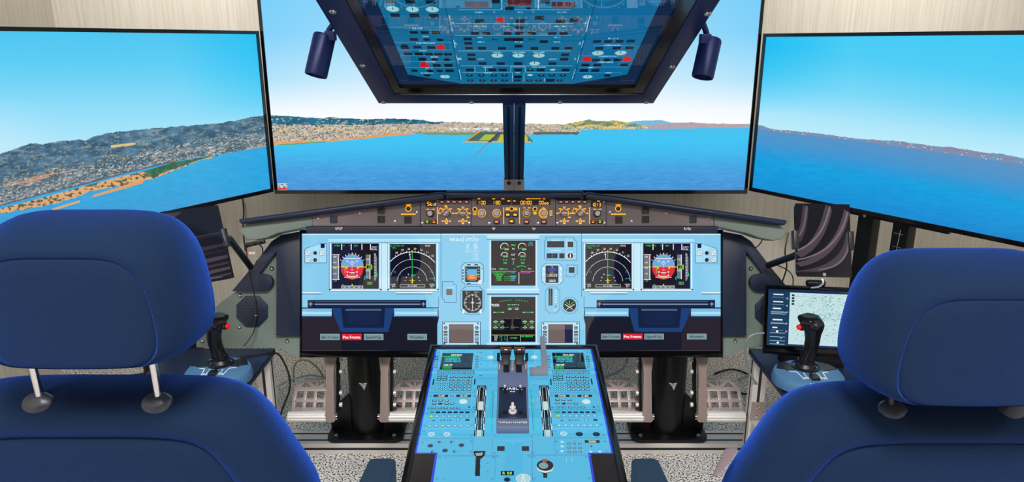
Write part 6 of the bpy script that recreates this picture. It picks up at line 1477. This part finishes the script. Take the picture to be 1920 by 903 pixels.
# ================================================================== SEATS
SY = .90
def pillow(mb, pl, cxm, out, rb_, rf, sc=(0, 0)):
    rings = []
    cx, cy = sc
    for s_, d in rb_ + rf:
        rings.append([pl.pt(cxm + cx + (u - cx) * s_, cy + (v - cy) * s_, d) for u, v in out])
    return mb.loft(rings)
def smooth_outline(half, n=7):
    P = half; q = []
    for i in range(len(P) - 1):
        a, b, c_, d = P[max(i - 1, 0)], P[i], P[i + 1], P[min(i + 2, len(P) - 1)]
        if i == 0: a = (-c_[0], c_[1])
        if i == len(P) - 2: d = (-b[0], b[1])
        for k in range(n):
            t_ = k / n
            q.append(tuple(.5 * ((2 * b[j]) + (c_[j] - a[j]) * t_ + (2 * a[j] - 5 * b[j] + 4 * c_[j] - d[j]) * t_ * t_ + (3 * b[j] - a[j] - 3 * c_[j] + d[j]) * t_ ** 3) for j in (0, 1)))
    q.append(P[-1])
    return q + [(-u, v) for u, v in q[::-1][1:-1]]
def seat(cx, head_cy, back_top, label, pole_x, arm_sg, mirror_label=None):
    HP = Plane((onY(cx, head_cy, SY - .02).x, SY - .02, onY(cx, head_cy, SY - .02).z), (1, 0, 0), (0, 0, -1))
    c_ = onY(cx, back_top, SY + .02)
    BPn = Plane((c_.x, SY + .02, c_.z), (1, 0, 0), (0, 0, -1))
    t = thing('pilot_seat', label, 'seat', (c_.x, SY + .2, 0))
    k = (SY - .02) / (FPX * (math.cos(TH) + (451.5 - head_cy) / FPX * math.sin(TH)))
    kv = abs(HP.ab(cx, head_cy + 50)[1] - HP.ab(cx, head_cy - 50)[1]) / 100
    hh = [(0, -.100), (.050, -.0995), (.078, -.095), (.097, -.084), (.110, -.067), (.119, -.043), (.124, -.012), (.127, .022), (.1265, .05), (.121, .072), (.108, .088), (.086, .096), (.04, .0985), (0, .099)]
    out = smooth_outline([(u * .985 * 1.13 + 0.0065 * 0, v * .95 - .0065) for u, v in hh])
    rbk = [(0.02, .080), (.4, .0795), (.62, .0785), (.722, .0765), (.738, .0745), (.747, .0728), (.756, .0742), (.772, .0755), (.82, .072), (.88, .063), (.935, .048), (.97, .033), (.992, .015), (1.0, -.004)]
    rfr = [(.993, -.018), (.97, -.030), (.92, -.042), (.84, -.051), (.7, -.056), (.4, -.058), (.02, -.058)]
    h_ = pillow(MB(), HP, .0065, out, rbk, rfr, (0, .06)).build('headrest', FABRIC, t, smooth=60)
    # backrest
    k2 = (SY + .02) / (FPX * (math.cos(TH) + (451.5 - back_top - 60) / FPX * math.sin(TH)))
    kv2 = abs(BPn.ab(cx, back_top + 100)[1] - BPn.ab(cx, back_top)[1]) / 100
    bb = [(0, 0), (120, 0), (200, 3), (245, 9), (282, 22), (312, 45), (340, 82), (368, 130), (392, 170), (410, 210), (420, 260), (425, 330), (425, 470), (410, 590), (360, 640), (200, 655), (0, 655)]
    out = smooth_outline([(u * k2 * .96, v * kv2 * .97 + .004) for u, v in bb])
    cyb = 300 * kv2
    rbk = [(.02, .058), (.4, .058), (.70, .055), (.755, .051), (.768, .047), (.776, .0455), (.785, .048), (.80, .052), (.85, .053), (.90, .048), (.945, .038), (.975, .026), (.993, .010), (1.0, -.008)]
    rfr = [(.993, -.030), (.96, -.055), (.90, -.075), (.8, -.085), (.4, -.08), (.02, -.08)]
    b_ = pillow(MB(), BPn, 0, out, rbk, rfr, (0, cyb)).build('backrest', FABRIC, t, smooth=60)
    for px, py0, py1, oy in pole_x:
        a = onY(px[0], py0, SY - .02); b = onY(px[1], py1, SY - .005)
        pm = MB().tube([a + V((0, 0, .03)), b], .0058, n=12, sm=1).build('headrest_post', STEEL if oy else BLACK, t)
        nrm = V((0, -.78, .62)).normalized()
        e0 = b + V((0, -.006, .0)); u_ = V((1, 0, 0)); v_ = nrm.cross(u_)
        n = 26; rings = []
        for r_, hgt in ((1, -.008), (1, .0), (.9, .0045), (.55, .0075), (.3, .008)):
            rings.append([e0 + u_ * math.cos(2 * PI * i / n) * .0225 * r_ + v_ * math.sin(2 * PI * i / n) * .0165 * r_ + nrm * hgt for i in range(n)])
        MB().loft(rings).build('post_guide', mat('smoked_grey_guide', (62, 66, 78), .3, .4, var=.05), pm)
    zb = BPn.pt(0, 655 * kv2).z
    cu = MB(); W = 425 * k2 * .95; cxw = c_.x
    yb_, yf_ = SY + .08, SY + .42
    def cr(s_, z_): return [V((cxw + W * s_ * sx_, (yb_ + yf_) / 2 + (yf_ - yb_) / 2 * s_ * sy_, z_)) for sx_, sy_ in ((-1, -.9), (-.9, -1), (.9, -1), (1, -.9), (1, .9), (.9, 1), (-.9, 1), (-1, .9))]
    cu.loft([cr(.7, .20), cr(.77, .21), cr(.78, .25), cr(.76, .28), cr(.65, .30)]).build('seat_cushion', FABRIC, t, bevel=.01)
    MB().box((cxw, SY + .25, .1), (W * 1.2, .30, .18)).build('seat_base', BLACK, t, bevel=.01)
    return t, c_, W
tsL, cL, WL = seat(175, 538, 717, 'left blue fabric pilot seat with its headrest raised on bare posts', [((58, 77), 683, 752, 1), ((286, 299), 683, 752, 1)], 1)
tsR, cR, WR = seat(1779, 607, 728, 'right blue fabric pilot seat with its headrest pushed down low', [((1668, 1668), 735, 766, 0), ((1890, 1890), 735, 766, 0)], -1)
def armrest(t, sg, px0, px1, py, zz, cseat):
    tip0, tip1 = onZ(px0, py, zz), onZ(px1, py, zz)
    xm = (tip0.x + tip1.x) / 2; y1 = tip0.y; hw = abs(tip1.x - tip0.x) / 2
    y0 = y1 - .20
    L = []
    for i in range(9): a = PI * i / 8; L.append((xm + hw * (abs(math.cos(a)) ** .5) * (1 if math.cos(a) > 0 else -1), y1 - .018 + .018 * math.sin(a) ** .5))
    L += [(xm - hw * 1.0 - (.012 if sg > 0 else 0), y0), (xm + hw * 1.0 + (.012 if sg < 0 else 0), y0)]
    r0 = [V((x, y, zz)) for x, y in L]
    a = MB().prism([V((x, y, zz - .045)) for x, y in L], (0, 0, .045)).build('armrest', TEAL, t, bevel=.008, seg=4)
    MB().box((xm - sg * .03, y0 + .01, zz - .03), (.08, .03, .03)).build('armrest_bracket', BLACK, a, bevel=.002)
armrest(tsL, 1, 692, 744, 858, .64, cL)
armrest(tsR, -1, 1182, 1234, 858, .64, cR)
# belt tongue hanging beside the right seat
q0, q1, q2, q3 = at(1366, 840, 1.02), at(1380, 842, 1.02), at(1362, 880, 1.0), at(1340, 893, 1.0)
MB().prism([at(1362, 842, 1.06), at(1384, 840, 1.06), at(1372, 862, 1.04), at(1352, 886, 1.02), at(1338, 894, 1.02), at(1343, 880, 1.03)], FW * .006).build('belt_guide', BELT, tsR, bevel=.001)

# ================================================================== FLOOR BITS AT LEFT, CABLES
p = onZ(30, 688, 0)
tag(MB().lathe((p.x, p.y + .0, 0), (0, 0, 1), ((.22, 0), (.22, .012), (.20, .02), (0, .022)), 48).build('floor_disc', CREAM, None), 'flat round cream disc on the carpet below the left headrest', 'disc')
a = onZ(215, 722, .12)
t = thing('equipment_case', 'low black case with a yellow label, between left headrest and backrest', 'case', (a.x - .06, a.y, 0))
rz = math.radians(22); e1 = V((math.cos(rz), math.sin(rz), 0)); e2 = V((-math.sin(rz), math.cos(rz), 0))
MB().box((a.x, a.y, .06), (.28, .16, .12), (e1, e2, V((0, 0, 1)))).build('body', BLKMET, t, bevel=.006)
lbp = onZ(220, 713, .12)
MB().box((lbp.x, lbp.y, .1206), (.085, .05, .001), (e1, e2, V((0, 0, 1)))).build('label_plate', YELLOW, t)
MB().cyl((a.x + .1, a.y + .08, .12), (a.x + .1, a.y + .08, .19), .03).build('cylinder_post', BLACK, t)

def cable(name, label, pts, r, m, sm=8): return tag(MB().tube(pts, r, n=8, sm=sm).build(name, m, None), label, 'cable')
# power adapter hanging from the left glareshield end
t = thing('connector_strip', 'black connector strip hanging under the left end of the glareshield', 'connector', at(478, 462, 1.97))
MB().box(at(478, 456, 1.96), (.055, .012, .013), ((RT * .97 + UP * .22).normalized(), (UP * .97 - RT * .22).normalized(), FW)).build('strip', BLACK, t, bevel=.001)
for x, y in ((463, 461), (478, 457), (490, 454)): MB().cyl(at(x, y, 1.95), at(x, y + 1.5, 1.948), .0035, n=8).build('plug', BLACK, t)
lbx = thing('cable_tag', 'small white cable tag with a red end, hanging from the cable under the glareshield', 'tag', at(470, 475, 1.95))
MB().box(at(472, 474, 1.95), (.020, .006, .003), (RT, UP, FW)).build('tag_body', KNOBW, lbx); MB().box(at(465, 474, 1.9499), (.004, .0064, .0034), (RT, UP, FW)).build('tag_end', REDP, lbx)
cable('speaker_cable', 'thin black cable hanging over the vented octagon on the left plate', [at(462, 462, 1.955), at(464, 490, 1.96), at(470, 520, 1.98), at(478, 560, 1.992), at(480, 600, 1.992), at(474, 625, 1.99), at(457, 649, 1.97)], .0016, CABLEB)
t = thing('inline_plug', 'slim black inline connector on the cable over the vented octagon', 'connector', at(479, 610, 1.985))
MB().tube([at(479, 562, 1.985), at(480, 590, 1.985)], .0036, sm=1).build('plug_body', BLACK, t); MB().tube([at(480, 592, 1.985), at(477, 612, 1.985)], .0036, sm=1).build('socket_body', BLACK, t)
MB().tube([at(480, 590, 1.985), at(480, 592, 1.985)], .004, sm=1).build('collar', STEEL, t)
cable('wall_cable', 'thin black cable running down the wall left of the glareshield', [V((onY(455, 372, 2.985).x, 2.985, onY(455, 372, 2.985).z)), onY(457, 395, 2.985), onY(456, 430, 2.98), onY(460, 470, 2.98)], .003, CABLEB)
cable('cable', 'black cable arching down from the left glareshield end', [at(484, 456, 1.97), at(492, 465, 1.99), at(491, 480, 2.05), at(480, 490, 2.08)], .0016, CABLEB)
cable('table_cable', 'black cable dropping off the corner of the left table', [V((*onZ(450, 668, .434).xy, .434)), V((*onZ(490, 661, .434).xy, .434)), V((*onZ(512, 661, .434).xy, .434)), at(526, 668, 2.02), at(541, 700, 2.1), at(543, 730, 2.15), at(530, 765, 2.2), at(520, 800, 2.25)], .003, CABLEB)
cable('yellow_cable', 'looping yellow cable behind the left foot pedal', [onY(551, 716, 2.5), onY(551, 690, 2.5), onY(560, 676, 2.5), onY(578, 676, 2.5), onY(596, 690, 2.5), onY(606, 706, 2.5)], .0035, CABLEY)
cable('teal_cable', 'pale teal cable crossing behind the left foot pedal', [onY(518, 725, 2.46), onY(545, 712, 2.46), onY(580, 703, 2.48), onY(612, 708, 2.5)], .0035, CABLET)
cable('grey_cable', 'grey cable curving down beside the right pedals from under the monitor', [at(1174, 655, 2.07), onY(1176, 668, 2.25), onY(1176, 672, 2.45), onY(1170, 688, 2.42), onY(1155, 698, 2.4), onY(1128, 708, 2.35)], .0045, CABLEG)
for i, (lb_, L, m, r) in enumerate((
    ('grey cable plugged into the small map monitor, drooping to the floor', [at(1432, 624, 1.95), at(1410, 628, 1.93), at(1398, 645, 1.95), at(1400, 680, 2.0), at(1412, 710, 2.05), at(1425, 725, 2.1)], CABLEG, .0028),
    ('black cable looped on the floor beside the right foot pedal', [onZ(1340, 700, .01), onZ(1370, 692, .01), onZ(1400, 700, .01), onZ(1420, 722, .01), onZ(1400, 738, .01), onZ(1370, 730, .01)], CABLEB, .004),
    ('black cable from the right glareshield end down behind the map monitor', [at(1478, 436, 1.97), at(1472, 470, 1.97), at(1475, 500, 2.0), at(1466, 530, 2.02)], CABLEB, .002),
    ('thin black cable hanging between glareshield and right mounting arm', [at(1430, 448, 1.99), at(1424, 458, 2.0), at(1416, 465, 2.02)], CABLEB, .0016),
    ('black cable sagging from the right mounting arm across the wall', [at(1452, 495, 2.0), at(1475, 505, 2.02), at(1486, 518, 2.03), at(1487, 536, 2.03)], CABLEB, .0016),
    ('white cable plugged into the bottom of the upright tablet', [at(1542, 523, 1.645), at(1543, 531, 1.66), at(1535, 537, 1.75), at(1522, 539, 1.9)], WHITEP, .0022),
    ('pale cable lying along the right table edge', [V((*onZ(1445, 656, .434).xy, .434)), V((*onZ(1470, 662, .434).xy, .434)), V((*onZ(1486, 668, .434).xy, .434))], CABLET, .0022),
    ('white cable on the floor right of the right foot pedal', [onZ(1385, 712, .01), onZ(1400, 704, .01), onZ(1425, 700, .01), onZ(1450, 702, .01)], CABLEG, .004))):
    cable('cable', lb_, L, r, m)

# ------------------------------------------------------------------ groups of look-alikes
GRP = {'television': 'televisions around the cockpit', 'television_stand': 'steel frames under the side televisions', 'warning_panel': 'glareshield panels with square buttons',
       'display_control_panel': 'glareshield dial panels', 'spotlight': 'spotlights beside the overhead frame', 'rudder_pedals': 'rudder pedal sets under the instrument monitor',
       'side_table': 'side tables', 'joystick': 'joysticks on the side tables', 'tablet': 'tablets on arms', 'tablet_holder': 'tablet holder arms', 'pilot_seat': 'pilot seats',
       'side_mounting_plate': 'plates beside the instrument monitor', 'curtain': 'blue curtains behind the viewer', 'cable': 'loose cables'}
for o in C.objects:
    b = o.name.split('.')[0]
    if o.parent is None and 'label' in o and b in GRP: o['group'] = GRP[b]
